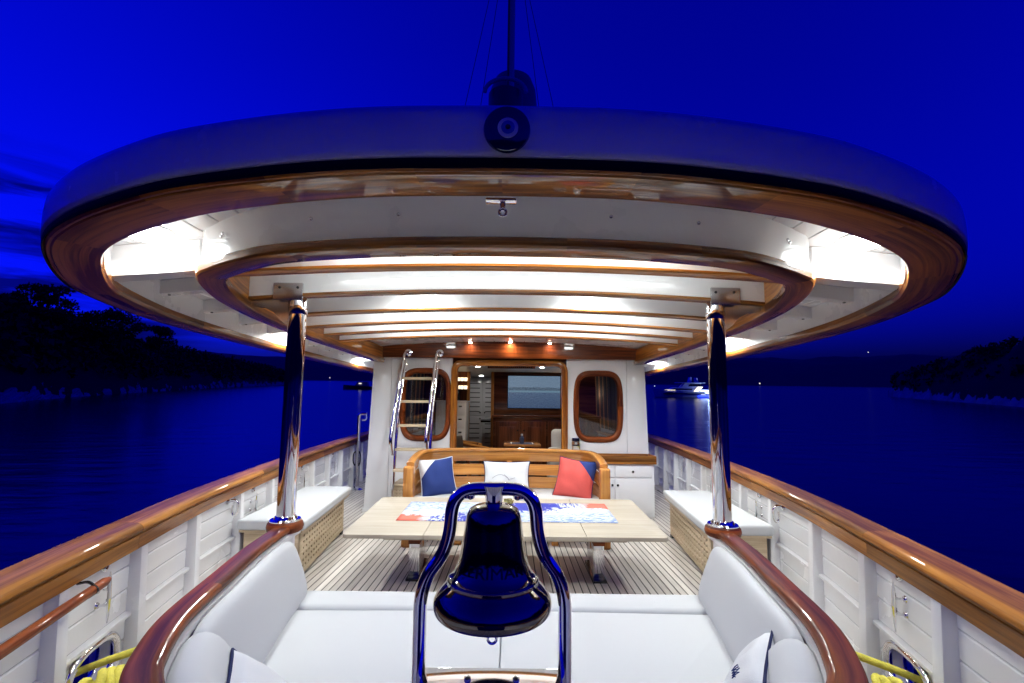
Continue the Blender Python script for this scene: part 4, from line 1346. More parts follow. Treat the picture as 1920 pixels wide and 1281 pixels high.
ps = thing('dried_posy', 'tiny dried flower posy on the runner behind the bell', 'posy', (.02, 4.50, TZ), level=True)
mb = MB(); leaf_cloud(mb, (.02, 4.50, TZ + .045), .05, .03, .028, 160, .009)
mk('flowers', mb, 'posy', ps)
mk('dish', MB().lathe([(.0, .004), (.045, .005), (.06, .018), (.062, .018), (.05, .0), (.0, .0)], (.02, 4.50, TZ + .003), 24), 'plastic_white', ps, smooth=True)

# ================================================================== curved wooden settee
ST = [(1.0, 4.90), (1.0, 5.10), (.975, 5.32), (.89, 5.50), (.72, 5.61), (.45, 5.66), (0, 5.68)]
Hs = catmull(ST, 8)
SSP = resample([Vector((-p.x, p.y, 0)) for p in Hs] + [p for p in reversed(Hs)][1:], .045)
SSF = plan_frames(SSP, lambda p: 0)
se = thing('settee', 'curved varnished wooden settee with a slatted back facing aft', 'settee', (0, 5.3, 0))
def rise(p):                                   # the back dips toward its ends
    return -.085 * max(0, (5.45 - p.y) / .55) ** 1.5
def sl(name, prof, lo=0, hi=None, mat='honey', u=0):
    Q = SSP[lo:hi]; fr = [(f[0] + Vector((0, 0, rise(f[0]))), f[1], f[2]) for f in SSF[lo:hi]]
    return mk(name, MB().sweep(Q, prof, frames=fr, u0=u), mat, se, smooth=True, ang=40)
top = [(-.03, .875), (-.045, .885), (-.05, .900), (-.045, .915), (-.02, .922), (.02, .920), (.034, .908), (.032, .895), (.024, .885), (.024, .775), (.018, .770), (-.018, .770), (-.022, .775)]
sl('top_rail', top)
for k, (a, b) in enumerate(((.610, .735), (.465, .590), (.335, .445))):
    sl('slat', [(-.014, a), (.010, a), (.015, a + .006), (.015, b - .006), (.010, b), (-.014, b)], 2, -2, u=2 + k * 2.7)
nSS = len(SSP)
for i in (0, nSS - 1):
    og, A, B = SSF[i]
    s = -1 if i == 0 else 1
    y = og.y
    mk('end_post', MB().hexa([(og.x - .055, y - .055, 0), (og.x + .05, y - .055, 0), (og.x + .05, y + .06, 0), (og.x - .055, y + .06, 0), (og.x - .055, y - .055, .80), (og.x + .05, y - .055, .80), (og.x + .05, y + .06, .80), (og.x - .055, y + .06, .80)]), 'honey', se, bevel=.025, seg=3)
for f in (.28, .5, .72):
    og, A, B = SSF[int(nSS * f)]
    q = og - A * .018
    mk('back_post', MB().box(q.x - .03, q.x + .03, q.y - .012, q.y + .02, .0, .78), 'honey', se, bevel=.005)
sp2 = [(f[0] + f[1] * .03) for f in SSF]
mk('seat', MB().prism([(p.x, p.y) for p in sp2 if p.y > 4.93] , .36, .40), 'honey', se)
mk('seat_pad', MB().prism([(p.x, p.y) for p in [(f[0] + f[1] * .045) for f in SSF] if p.y > 4.95], .405, .455), 'cushion', se, bevel=.015)
for x in (-.5, .5):
    mk('leg', MB().box(x - .035, x + .035, 4.97, 5.05, 0, .36), 'honey', se, bevel=.006)

# ================================================================== lattice storage benches along the bulwarks
def lattice(p00, p10, p01, nu, nv, hole=.46, margin=(.10, .10), t=.016, nrm=None):
    """a board with rows of square holes; p00 lower-left, p10 lower-right, p01 upper-left"""
    p00, p10, p01 = Vector(p00), Vector(p10), Vector(p01)
    U = p10 - p00; V = p01 - p00
    n = U.cross(V).normalized() if nrm is None else Vector(nrm)
    us = [0, margin[0]]; du = (1 - 2 * margin[0]) / nu
    vs_ = [0, margin[1]]; dv = (1 - 2 * margin[1]) / nv
    gu = [0]; gv = [0]
    for i in range(nu):
        gu += [margin[0] + du * (i + .5 - hole / 2), margin[0] + du * (i + .5 + hole / 2)]
    for j in range(nv):
        gv += [margin[1] + dv * (j + .5 - hole / 2), margin[1] + dv * (j + .5 + hole / 2)]
    gu.append(1); gv.append(1)
    mb = MB()
    W = len(gv)
    def P(i, j, k): return p00 + U * gu[i] + V * gv[j] - n * (t * k)
    vs2 = [P(i, j, k) for k in (0, 1) for i in range(len(gu)) for j in range(W)]
    off = len(gu) * W
    F, uv = [], []
    def I(i, j, k): return k * off + i * W + j
    lu, lv = U.length, V.length
    for i in range(len(gu) - 1):
        for j in range(W - 1):
            if i % 2 == 1 and j % 2 == 1:
                for (a, b) in (((i, j), (i + 1, j)), ((i + 1, j), (i + 1, j + 1)), ((i + 1, j + 1), (i, j + 1)), ((i, j + 1), (i, j))):
                    F.append((I(*a, 0), I(*a, 1), I(*b, 1), I(*b, 0))); uv.append([(gu[a[0]] * lu, gv[a[1]] * lv)] * 4)
                continue
            F.append((I(i, j, 0), I(i + 1, j, 0), I(i + 1, j + 1, 0), I(i, j + 1, 0)))
            uv.append([(gu[q[0]] * lu, gv[q[1]] * lv) for q in ((i, j), (i + 1, j), (i + 1, j + 1), (i, j + 1))])
            F.append((I(i, j + 1, 1), I(i + 1, j + 1, 1), I(i + 1, j, 1), I(i, j, 1))); uv.append([(0, 0)] * 4)
    mb.add(vs2, F, uv)
    return mb
for s in (-1, 1):
    side = 'left' if s < 0 else 'right'
    bx = thing('storage_bench', 'pale teak storage bench with lattice front and white cushion along the %s bulwark' % side, 'bench', (s * 1.9, 4.6, 0), 'storage benches')
    xi0, xi1, y0, y1 = 1.655, 1.815, 3.90, 5.36
    xo0, xo1 = 2.10, 2.27
    zt = .395
    A_, B_, C_, D_ = (s * xi0, y0), (s * xi1, y1), (s * xo1, y1), (s * xo0, y0)
    if s < 0:
        lat = lattice((A_[0], A_[1], .035), (B_[0], B_[1], .035), (A_[0], A_[1], zt), 18, 6, margin=(.05, .09), nrm=(1, 0, 0))
    else:
        lat = lattice((A_[0], A_[1], .035), (B_[0], B_[1], .035), (A_[0], A_[1], zt), 18, 6, margin=(.05, .09), nrm=(-1, 0, 0))
    mk('lattice_front', lat, 'box_teak', bx)
    mk('inner_lining', MB().hexa([(s * (xi0 + .05), y0 + .03, .03), (s * (xi1 + .05), y1 - .03, .03), (s * (xi1 + .06), y1 - .03, .03), (s * (xi0 + .06), y0 + .03, .03), (s * (xi0 + .05), y0 + .03, zt), (s * (xi1 + .05), y1 - .03, zt), (s * (xi1 + .06), y1 - .03, zt), (s * (xi0 + .06), y0 + .03, zt)]), 'chair_leather', bx)
    mk('end_panel', lattice((s * (xi0 + .005), y0 - .012, .035), (s * xo0, y0 - .012, .035), (s * (xi0 + .005), y0 - .012, zt), 4, 3, hole=.20, margin=(.10, .16), nrm=(0, -1, 0)), 'box_teak', bx)
    mk('end_panel', MB().hexa([(s * (xi1 + .005), y1, .035), (s * xo1, y1, .035), (s * xo1, y1 + .016, .035), (s * (xi1 + .005), y1 + .016, .035), (s * (xi1 + .005), y1, zt), (s * xo1, y1, zt), (s * xo1, y1 + .016, zt), (s * (xi1 + .005), y1 + .016, zt)]), 'box_teak', bx)
    for (q, y) in ((xi0 + .03, y0 + .02), (xi1 + .03, y1 - .03), (xo0 - .04, y0 + .02), (xo1 - .04, y1 - .03)):
        mk('corner_leg', MB().box(s * q - .022, s * q + .022, y - .022, y + .022, 0.0, zt - .002), 'box_teak', bx)
        mk('foot', MB().box(s * q - .034, s * q + .034, y - .03, y + .03, .001, .033), 'black_gloss', bx)
    poly = [(s * (xi0 - .035), y0 - .035), (s * (xi1 - .035), y1 + .06), (s * (xo1 + .01), y1 + .06), (s * (xo0 + .03), y0 - .035)]
    mk('lid', MB().prism(poly, zt, zt + .018), 'box_teak', bx)
    poly2 = [(s * (xi0 - .055), y0 - .05), (s * (xi1 - .05), y1 + .08), (s * (xo1 + .012), y1 + .08), (s * (xo0 + .045), y0 - .05)]
    mk('seat_pad', MB().prism(poly2, zt + .019, zt + .10), 'cushion', bx, bevel=.026, seg=4)

# ================================================================== deckhouse
HY = 6.42
dh = thing('deckhouse', 'white deckhouse with two wood-framed windows and an open saloon doorway', 'deckhouse', (0, HY, 0))
def wall_hole(x0, x1, z0, z1, xc, zc, hx, hz, ex, y0, y1, n=64, skew=None):
    mb = MB(); H, Rr = [], []
    for i in range(n):
        a = 2 * PI * i / n; cx, sx = math.cos(a), math.sin(a)
        H.append((xc + hx * math.copysign(abs(cx) ** (2 / ex), cx), zc + hz * math.copysign(abs(sx) ** (2 / ex), sx)))
        k = min((x1 - xc if cx > 0 else xc - x0) / max(1e-6, abs(cx)), (z1 - zc if sx > 0 else zc - z0) / max(1e-6, abs(sx)))
        Rr.append((xc + cx * k, zc + sx * k))
    for q in ((x0, z0), (x1, z0), (x1, z1), (x0, z1)):
        j = min(range(n), key=lambda i: (Rr[i][0] - q[0]) ** 2 + (Rr[i][1] - q[1]) ** 2); Rr[j] = q
    vs = [(h[0], y0, h[1]) for h in H] + [(r[0], y0, r[1]) for r in Rr] + [(h[0], y1, h[1]) for h in H] + [(r[0], y1, r[1]) for r in Rr]
    F = []
    for i in range(n):
        j = (i + 1) % n
        F += [(i, j, n + j, n + i), (2 * n + i, 3 * n + i, 3 * n + j, 2 * n + j), (i, 2 * n + i, 2 * n + j, j), (n + i, n + j, 3 * n + j, 3 * n + i)]
    mb.add(vs, F)
    return mb, H
WL = (-1.13, 1.425, .325, .468)
WR = (1.215, 1.425, .312, .458)
for (wx, side) in ((WL, 'left'), (WR, 'right')):
    xc, zc, hx, hz = wx
    x0, x1 = (-1.60, -.79) if xc < 0 else (.815, 1.60)
    mb, H_ = wall_hole(x0, x1, 0, 2.06, xc, zc, hx - .02, hz - .02, 4.2, HY, HY + .06)
    mk('wall_panel', mb, 'deckhouse_white', dh, smooth=True)
    win = mk('window', MB().sweep([Vector((h[0], HY, h[1])) for h in H_], [(-.03, -.008), (-.012, -.030), (.018, -.034), (.040, -.026), (.048, -.008), (.048, .002), (-.03, .05)], closed=True,
             frames=[(Vector((xc + (h[0] - xc), HY, zc + (h[1] - zc))), Vector((h[0] - xc, 0, (h[1] - zc) * .8)).normalized(), Vector((0, 1, 0))) for h in H_]), 'mahogany', dh, smooth=True, ang=50)
    n = len(H_)
    pv = [(xc + (h[0] - xc) * .97, HY + .022, zc + (h[1] - zc) * .97) for h in H_] + [(xc + (h[0] - xc) * .97, HY + .028, zc + (h[1] - zc) * .97) for h in H_]
    mk('pane', MB().add(pv, [list(range(n)), list(range(n, 2 * n))[::-1]] + [[i, (i + 1) % n, n + (i + 1) % n, n + i] for i in range(n)]), 'pane', win)
# corner panels, leaning in a little
for s in (-1, 1):
    mk('corner_panel', MB().hexa([(s * 1.606, HY + .004, 0), (s * 1.925, HY + .004, 0), (s * 1.925, HY + .07, 0), (s * 1.606, HY + .07, 0), (s * 1.606, HY + .004, 2.06), (s * 1.85, HY + .004, 2.06), (s * 1.85, HY + .07, 2.06), (s * 1.606, HY + .07, 2.06)]), 'deckhouse_white', dh, bevel=.012)
    mk('side_wall', MB().hexa([(s * 1.925, HY + .071, 0), (s * 1.88, HY + .071, 0), (s * 1.88, 12.2, 0), (s * 1.925, 12.2, 0), (s * 1.85, HY + .071, 2.06), (s * 1.80, HY + .071, 2.06), (s * 1.80, 12.2, 2.06), (s * 1.85, 12.2, 2.06)]), 'deckhouse_white', dh)
    mk('corner_bracket', MB().box(s * 1.80 - .02, s * 1.80 + .02, HY - .03, HY + .003, 1.99, 2.05), 'dull_steel', dh, bevel=.006)
mk('jamb_strip', MB().box(-.789, -.775, HY + .002, HY + .06, 0, 2.06), 'deckhouse_white', dh)
mk('jamb_strip', MB().box(.785, .814, HY + .002, HY + .06, 0, 2.06), 'deckhouse_white', dh)
mk('plinth', MB().box(-1.93, 1.93, HY - .006, HY - .0005, .0, .05), 'deckhouse_white', dh)
# doorway frame
xa, xb, zt_ = -.755, .77, 2.005
dpath = [(xa, HY, 0), (xa, HY, zt_), (xb, HY, zt_), (xb, HY, 0)]
dp = roundpath(dpath, .13, 8)
fr = []
for i, p in enumerate(dp):
    a = dp[max(0, i - 1)]; b = dp[min(len(dp) - 1, i + 1)]; t_ = (b - a).normalized()
    fr.append((p, Vector((-t_.z, 0, t_.x)), Vector((0, 1, 0))))
mk('door_frame', MB().sweep(dp, [(-.05, -.03), (-.035, -.036), (.015, -.036), (.03, -.025), (.034, .0), (.034, .08), (-.05, .08)], frames=fr), 'varnish', dh, smooth=True, ang=40)
# header beam of the canopy over the doorway
n = 33
Q = [Vector((-1.84 + 3.68 * j / (n - 1), 6.33, 0)) for j in range(n)]
vs, F, uv = [], [], []
for p in Q:
    zt2 = 2.285 - .030 * p.x ** 2
    vs += [(p.x, 6.30, 2.052), (p.x, 6.30, zt2), (p.x, 6.36, zt2), (p.x, 6.36, 2.052)]
for j in range(n - 1):
    for k in range(4):
        F.append((j * 4 + k, j * 4 + (k + 1) % 4, (j + 1) * 4 + (k + 1) % 4, (j + 1) * 4 + k))
        uv.append([(vs[q][0], vs[q][2] + vs[q][1]) for q in F[-1]])
F += [(0, 1, 2, 3), (4 * n - 4, 4 * n - 3, 4 * n - 2, 4 * n - 1)]; uv += [[(0, 0)] * 4] * 2
mk('header_beam', MB().add(vs, F, uv), 'mahogany', dh)
mk('header_soffit', MB().box(-1.84, 1.84, 6.361, HY + .001, 2.062, 2.085), 'mahogany', dh)

# ---- saloon seen through doorway and windows
mk('saloon_floor', MB().box(-1.88, 1.88, HY + .09, 12.1, -.004, .006), 'saloon_floor', dh)
mk('saloon_ceiling', MB().box(-1.80, 1.80, HY + .062, 12.1, 2.09, 2.11), 'saloon_cream', dh)
FY = 9.5
mk('saloon_wall', MB().box(-.33, 1.82, FY, FY + .05, 0.007, 2.089), 'saloon_wood', dh)
mk('saloon_wall', MB().box(-1.82, -.86, FY, FY + .05, 0.007, 2.089), 'saloon_wood', dh)
mk('saloon_wall', MB().box(-1.85, 1.85, 12.1, 12.15, 0.0, 2.15), 'saloon_wood', dh)
for x in (-.83, -.345):
    mk('passage_post', MB().box(x - .03, x + .03, FY - .03, FY + .06, .007, 2.089), 'honey', dh, bevel=.008)
mk('door_lintel', MB().box(-.80, .80, HY + .10, HY + .40, 1.985, 2.085), 'saloon_wood', dh)
gr = mk('air_grille', MB().box(-.30, .36, HY + .085, HY + .099, 1.93, 1.995), 'saloon_wood', dh)
for i in range(22):
    x = -.28 + i * .028
    mk('grille_bar', MB().box(x - .005, x + .005, HY + .080, HY + .0845, 1.937, 1.988), 'black_gloss', gr)
for s in (-1, 1):                                  # dark curtains along the cabin sides
    for k in range(26):
        y = HY + .25 + k * .115
        mk('curtain', MB().tube([(s * (1.80 + .015 * math.sin(k * 2.3)), y, 1.02), (s * (1.77 + .015 * math.sin(k * 2.3)), y, 2.04)], .05 + .012 * (k % 3), 8), 'curtain_copper' if k % 3 == 0 else 'curtain_dark', dh, smooth=True)
    mk('window_sill', MB().hexa([(s * 1.60, HY + .15, .94), (s * 1.86, HY + .15, .94), (s * 1.86, 9.45, .94), (s * 1.60, 9.45, .94), (s * 1.60, HY + .15, .985), (s * 1.86, HY + .15, .985), (s * 1.86, 9.45, .985), (s * 1.60, 9.45, .985)]), 'honey', dh, bevel=.01)
    mk('side_lining', MB().box(min(s * 1.70, s * 1.86), max(s * 1.70, s * 1.86), HY + .12, 9.45, .01, .93), 'saloon_cream', dh)

tv = thing('television', 'flat television showing a pale blue sea view on the saloon wall', 'television', (.49, FY, 1.37), 'saloon fittings')
mk('casing', MB().box(-.045, 1.025, FY - .05, FY - .004, 1.36, 2.022), 'black_gloss', tv, bevel=.008)
mk('screen', MB().add([(-.032, FY - .0525, 1.374), (1.012, FY - .0525, 1.374), (1.012, FY - .0525, 2.01), (-.032, FY - .0525, 2.01)], [(0, 1, 2, 3)], [[(0, 0), (1, 0), (1, 1), (0, 1)]]), 'tv_picture', tv)
sb_ = thing('sideboard', 'dark mahogany sideboard with panelled doors under the television', 'sideboard', (.7, FY, 0), 'saloon fittings')
mk('carcass', MB().box(-.31, 1.75, FY - .42, FY - .002, .01, 1.19), 'saloon_wood', sb_, bevel=.006)
mk('top', MB().box(-.34, 1.75, FY - .46, FY - .001, 1.192, 1.235), 'saloon_wood', sb_, bevel=.01)
for k in range(4):
    x = -.26 + k * .5
    d = mk('door', MB().box(x, x + .46, FY - .445, FY - .421, .12, 1.12), 'saloon_wood', sb_, bevel=.006)
    mk('door_panel', MB().box(x + .08, x + .38, FY - .455, FY - .4455, .22, 1.02), 'saloon_wood', d, bevel=.006)
    mk('knob', MB().lathe([(.012, 0), (.016, .012), (0, .02)], (x + (.42 if k % 2 == 0 else .04), FY - .446, .95), 10, axis=(0, -1, 0)), 'black_gloss', d, smooth=True)
dt = thing('saloon_table', 'wooden saloon table with a navy mat, just inside the doorway', 'table', (.22, 7.9, 0), 'saloon fittings')
mk('top', MB().box(-.08, .52, 7.65, 8.5, .77, .80), 'honey', dt, bevel=.006)
mk('pedestal', MB().lathe([(.22, .01), (.2, .03), (.05, .06), (.05, .76)], (.22, 8.05, 0), 16), 'saloon_wood', dt, smooth=True)
th = thing('place_mat', 'navy place mat with white edge on the saloon table', 'mat', (.2, 7.85, .80), 'saloon fittings')
mk('mat', MB().box(.02, .41, 7.70, 8.05, .801, .805), 'mat_navy', th)
for x in (.035, .385):
    mk('edge_band', MB().box(x, x + .015, 7.70, 8.05, .8055, .8065), 'pillow_white', th)
th = thing('bottle', 'small dark bottle with pale cap standing on the navy mat', 'bottle', (.215, 7.80, .806), 'saloon fittings')
mk('glass', MB().lathe([(.0, .0), (.034, .0), (.036, .01), (.036, .09), (.028, .105), (.014, .115), (.014, .125), (0, .126)], (.215, 7.80, .806), 16), 'mat_navy', th, smooth=True)
mk('cap', MB().lathe([(.017, .126), (.017, .155), (0, .157)], (.215, 7.80, .806), 12), 'plastic_white', th, smooth=True)
def armchair(x, y, yaw, label):
    c = thing('saloon_chair', label, 'chair', (x, y, 0), 'saloon chairs')
    def T(mb): return mb.xf(Matrix.Translation((x, y, 0)) @ Matrix.Rotation(yaw, 4, 'Z'))
    mk('seat', T(MB().box(-.25, .25, -.24, .24, .42, .49)), 'chair_leather', c, bevel=.03)
    mk('backrest', T(MB().hexa([(-.23, .22, .50), (.23, .22, .50), (.23, .27, .50), (-.23, .27, .50), (-.23, .29, .93), (.23, .29, .93), (.23, .33, .93), (-.23, .33, .93)])), 'chair_leather', c, bevel=.02)
    for sx in (-1, 1):
        mk('arm', T(MB().tube(roundpath([(sx * .25, .33, .80), (sx * .30, .10, .76), (sx * .32, -.15, .73), (sx * .29, -.26, .70)], .12, 5), .028, 8)), 'honey', c, smooth=True)
        for sy in (-.22, .24):
            mk('leg', T(MB().tube([(sx * .24, sy, 0.006), (sx * .27, sy, .43), (sx * .30, sy * .8, .74)], .022, 8)), 'saloon_wood', c, smooth=True)
armchair(-.72, 8.35, R(95), 'dark leather saloon chair with wooden arms seen left inside the doorway')
armchair(-.62, 7.45, R(60), 'wooden-armed saloon chair nearest the doorway, behind the settee back')
wc = thing('white_armchair', 'white rounded armchair at the right inside the doorway', 'chair', (.86, 8.1, 0), 'saloon chairs')
mk('seat', MB().box(.66, 1.15, 7.75, 8.3, .12, .72), 'pillow_white', wc, bevel=.09, seg=4)
mk('backrest', MB().box(.74, 1.15, 8.22, 8.42, .3, 1.02), 'pillow_white', wc, bevel=.09, seg=4)
gc = thing('galley_cabinet', 'white drawer cabinet with bottles on top, left inside the saloon', 'cabinet', (-1.1, 8.9, 0), 'saloon fittings')
mk('body', MB().box(-1.35, -.80, 8.7, 9.40, .50, 1.47), 'deckhouse_white', gc, bevel=.006)
mk('top', MB().box(-1.36, -.78, 8.68, 9.40, 1.472, 1.50), 'deckhouse_white', gc)
for k in range(4):
    d = mk('drawer', MB().box(-1.33, -.82, 8.688, 8.699, .53 + k * .235, .745 + k * .235), 'deckhouse_white', gc, bevel=.004)
    mk('pull', MB().box(-.93, -.87, 8.678, 8.687, .68 + k * .235, .70 + k * .235), 'black_gloss', d)
th = thing('flask', 'dark flask standing on the white saloon cabinet', 'flask', (-.98, 8.85, 1.50), 'saloon fittings')
mk('glass', MB().lathe([(.0, .0), (.05, .0), (.055, .05), (.035, .18), (.02, .24), (.02, .30), (0, .31)], (-.98, 8.85, 1.50), 14), 'black_gloss', th, smooth=True)
sh = thing('glass_shelf', 'two rows of small lit glasses on the left saloon wall', 'shelf', (-.95, 9.4, 1.75), 'saloon fittings')
for r in range(2):
    mk('shelf_board', MB().box(-1.06, -.82 - .02, 9.36, 9.498, 1.72 + r * .16, 1.732 + r * .16), 'saloon_wood', sh)
    for k in range(3):
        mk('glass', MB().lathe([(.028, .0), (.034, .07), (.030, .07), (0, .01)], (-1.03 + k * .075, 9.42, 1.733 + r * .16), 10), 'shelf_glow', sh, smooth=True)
lk = thing('passage_lockers', 'tall white louvred lockers at the end of the passage beyond the saloon', 'lockers', (-.7, 11.3, 0), 'saloon fittings')
for (x0, x1) in ((-1.10, -.655), (-.645, -.20)):
    for (z0, z1) in ((.45, 1.16), (1.18, 2.06)):
        d = mk('locker_door', MB().box(x0, x1, 11.25, 11.29, z0, z1), 'deckhouse_white', lk, bevel=.006)
        for k in range(int((z1 - z0 - .1) / .11)):
            z = z0 + .08 + k * .11
            mk('louvre', MB().box(x0 + .06, x1 - .06, 11.244, 11.2495, z, z + .018), 'dark_screw', d)
        mk('knob', MB().lathe([(.014, 0), (.018, .012), (0, .02)], (x1 - .05 if x0 < -.7 else x0 + .05, 11.249, z0 + .06 if z0 > 1 else z1 - .06), 10, axis=(0, -1, 0)), 'black_gloss', d, smooth=True)
mk('carcass', MB().box(-1.14, -.16, 11.30, 11.8, .44, 2.08), 'deckhouse_white', lk)
th = thing('towel_stack', 'folded white towels on a ledge in front of the passage lockers', 'towels', (-.45, 10.9, 1.05), 'saloon fittings')
mk('ledge', MB().box(-.66, -.28, 10.8, 11.1, 1.03, 1.07), 'black_gloss', th)
mk('towel', MB().box(-.64, -.30, 10.82, 11.08, 1.072, 1.12), 'pillow_white', th, bevel=.015)
mk('towel', MB().box(-.56, -.30, 10.84, 11.06, 1.122, 1.17), 'pillow_white', th, bevel=.015)
# saloon lamps
for (x, y, e, lb) in ((-.45, HY + .30, 2.2, 'small downlight left of the air grille over the doorway'), (.47, HY + .30, 2.2, 'small downlight right of the air grille over the doorway')):
    lamp('downlight', lb, x, y, .032, e, mat='spot_soft', group='saloon downlights', z=1.984, col=(1, .93, .84), flat=True)
lamp('downlight', 'saloon ceiling lamp above the table, hidden by the header', .2, 8.0, .06, 12, mat='spot_soft', group='saloon downlights', flat=True, z=2.089, col=(1, .88, .72))
lamp('downlight', 'passage ceiling lamp before the white lockers', -.65, 10.6, .05, 2.6, mat='spot_soft', group='saloon downlights', flat=True, z=2.089, col=(1, .97, .92))
sn = thing('wall_sconce', 'small warm wall sconce right of the television', 'lamp', (1.12, FY, 1.62), 'saloon fittings')
mk('shade', MB().lathe([(.03, -.05), (.045, .06), (.04, .06), (0, -.04)], (1.12, FY - .07, 1.62), 14), 'spot_warm', sn, smooth=True)
mk('arm', MB().tube([(1.12, FY - .002, 1.58), (1.12, FY - .07, 1.575)], .012, 8), 'chrome', sn)

# ================================================================== ladder to the roof
ld = thing('ladder', 'chrome ladder with pale teak treads leaning against the deckhouse, left of the doorway', 'ladder', (-1.2, 5.9, 0))
def lad(z):                                         # centre line of the stringers
    t_ = (2.10 - z) / 2.10
    return 6.27 - .42 * t_
for (xt, xm, xb_, sd) in ((-1.375, -1.42, -1.425, -1), (-.952, -.985, -1.0, 1)):
    mk('handrail', MB().tube(roundpath([(xt + .02, 6.298, 2.11), (xt - .005, 6.20, 2.10), (xt - .012, 6.16, 1.98), (xm - .012, 5.97, 1.34), (xm - .03, 5.86, .98), (xm - .005, 5.87, .80)], .06, 6), .021, 14), 'chrome', ld, smooth=True, ang=80)
    mk('stringer', MB().tube([(xt + .01, 6.22, 2.0), (xm + .015, 6.03, 1.30), (xb_ + .012, lad(.0) - .0, .01)], .019, 12), 'chrome', ld, smooth=True, ang=80)
    mk('flange', MB().lathe([(.05, 0), (.05, .008), (.025, .014), (.022, .03)], (xt + .02, 6.298, 2.11), 20, axis=(0, -1, 0)), 'chrome', ld, smooth=True)
for z in (1.76, 1.46, 1.155, .86, .61):
    y = lad(z)
    k = (2.0 - z) / 2.0
    x0, x1 = -1.39 - .04 * k, -.955 - .045 * k
    mk('tread', MB().box(x0, x1, y - .075, y + .055, z - .016, z + .016), 'box_teak', ld, bevel=.005)
stp = thing('step_box', 'pale teak lattice step box at the foot of the ladder', 'box', (-1.2, 6.15, 0))
mk('lattice_front', lattice((-1.42, 5.96, .03), (-.92, 5.96, .03), (-1.42, 5.96, .41), 12, 8, margin=(.05, .08), nrm=(0, -1, 0)), 'box_teak', stp)
mk('inner_lining', MB().box(-1.41, -.93, 6.0, 6.39, .02, .41), 'wicker', stp)
mk('top', MB().box(-1.44, -.90, 5.94, 6.40, .412, .44), 'box_teak', stp, bevel=.006)

# ================================================================== cabinet against the deckhouse
cb = thing('deck_cabinet', 'white deck cabinet with a varnished tray top beside the doorway', 'cabinet', (1.4, 6.2, 0))
mk('body', MB().box(.86, 1.88, 6.14, 6.412, .03, .695), 'deckhouse_white', cb, bevel=.006)
mk('plinth', MB().box(.88, 1.86, 6.17, 6.41, 0, .029), 'deckhouse_white', cb)
for (x0, x1, z0, z1, kx, kz) in ((.90, 1.365, .08, .515, 1.335, .43), (1.375, 1.84, .08, .515, 1.405, .43), (.90, 1.365, .53, .675, 1.13, .60), (1.375, 1.84, .53, .675, 1.60, .60)):
    d = mk('door' if z0 < .5 else 'drawer', MB().box(x0, x1, 6.124, 6.139, z0, z1), 'deckhouse_white', cb, bevel=.004)
    if z0 < .5:
        mk('door_panel', MB().box(x0 + .05, x1 - .05, 6.1195, 6.1235, z0 + .05, z1 - .05), 'deckhouse_white', d, bevel=.003)
    mk('knob', MB().lathe([(.011, 0), (.016, .012), (0, .02)], (kx, 6.1235, kz), 12, axis=(0, -1, 0)), 'black_gloss', d, smooth=True)
mk('top', MB().box(.84, 1.90, 6.10, 6.414, .696, .722), 'rail_wood', cb, bevel=.004)
mk('tray_rim', MB().box(.84, 1.90, 6.10, 6.125, .723, .80), 'rail_wood', cb, bevel=.006)
mk('tray_rim', MB().box(1.875, 1.90, 6.126, 6.414, .723, .80), 'rail_wood', cb, bevel=.006)
mk('tray_rim', MB().box(.84, 1.874, 6.392, 6.414, .723, .80), 'rail_wood', cb, bevel=.006)
hb = thing('chrome_holder', 'small chrome open box holder on the deckhouse wall beside the doorway', 'holder', (.90, 6.40, .80))
mk('back_plate', MB().box(.845, .955, 6.398, 6.404, .81, 1.00), 'chrome', hb, bevel=.004)
mk('side_plate', MB().box(.845, .852, 6.33, 6.397, .81, 1.00), 'chrome', hb)
mk('side_plate', MB().box(.948, .955, 6.33, 6.397, .81, 1.00), 'chrome', hb)
mk('front_plate', MB().box(.853, .947, 6.33, 6.336, .81, .90), 'chrome', hb)

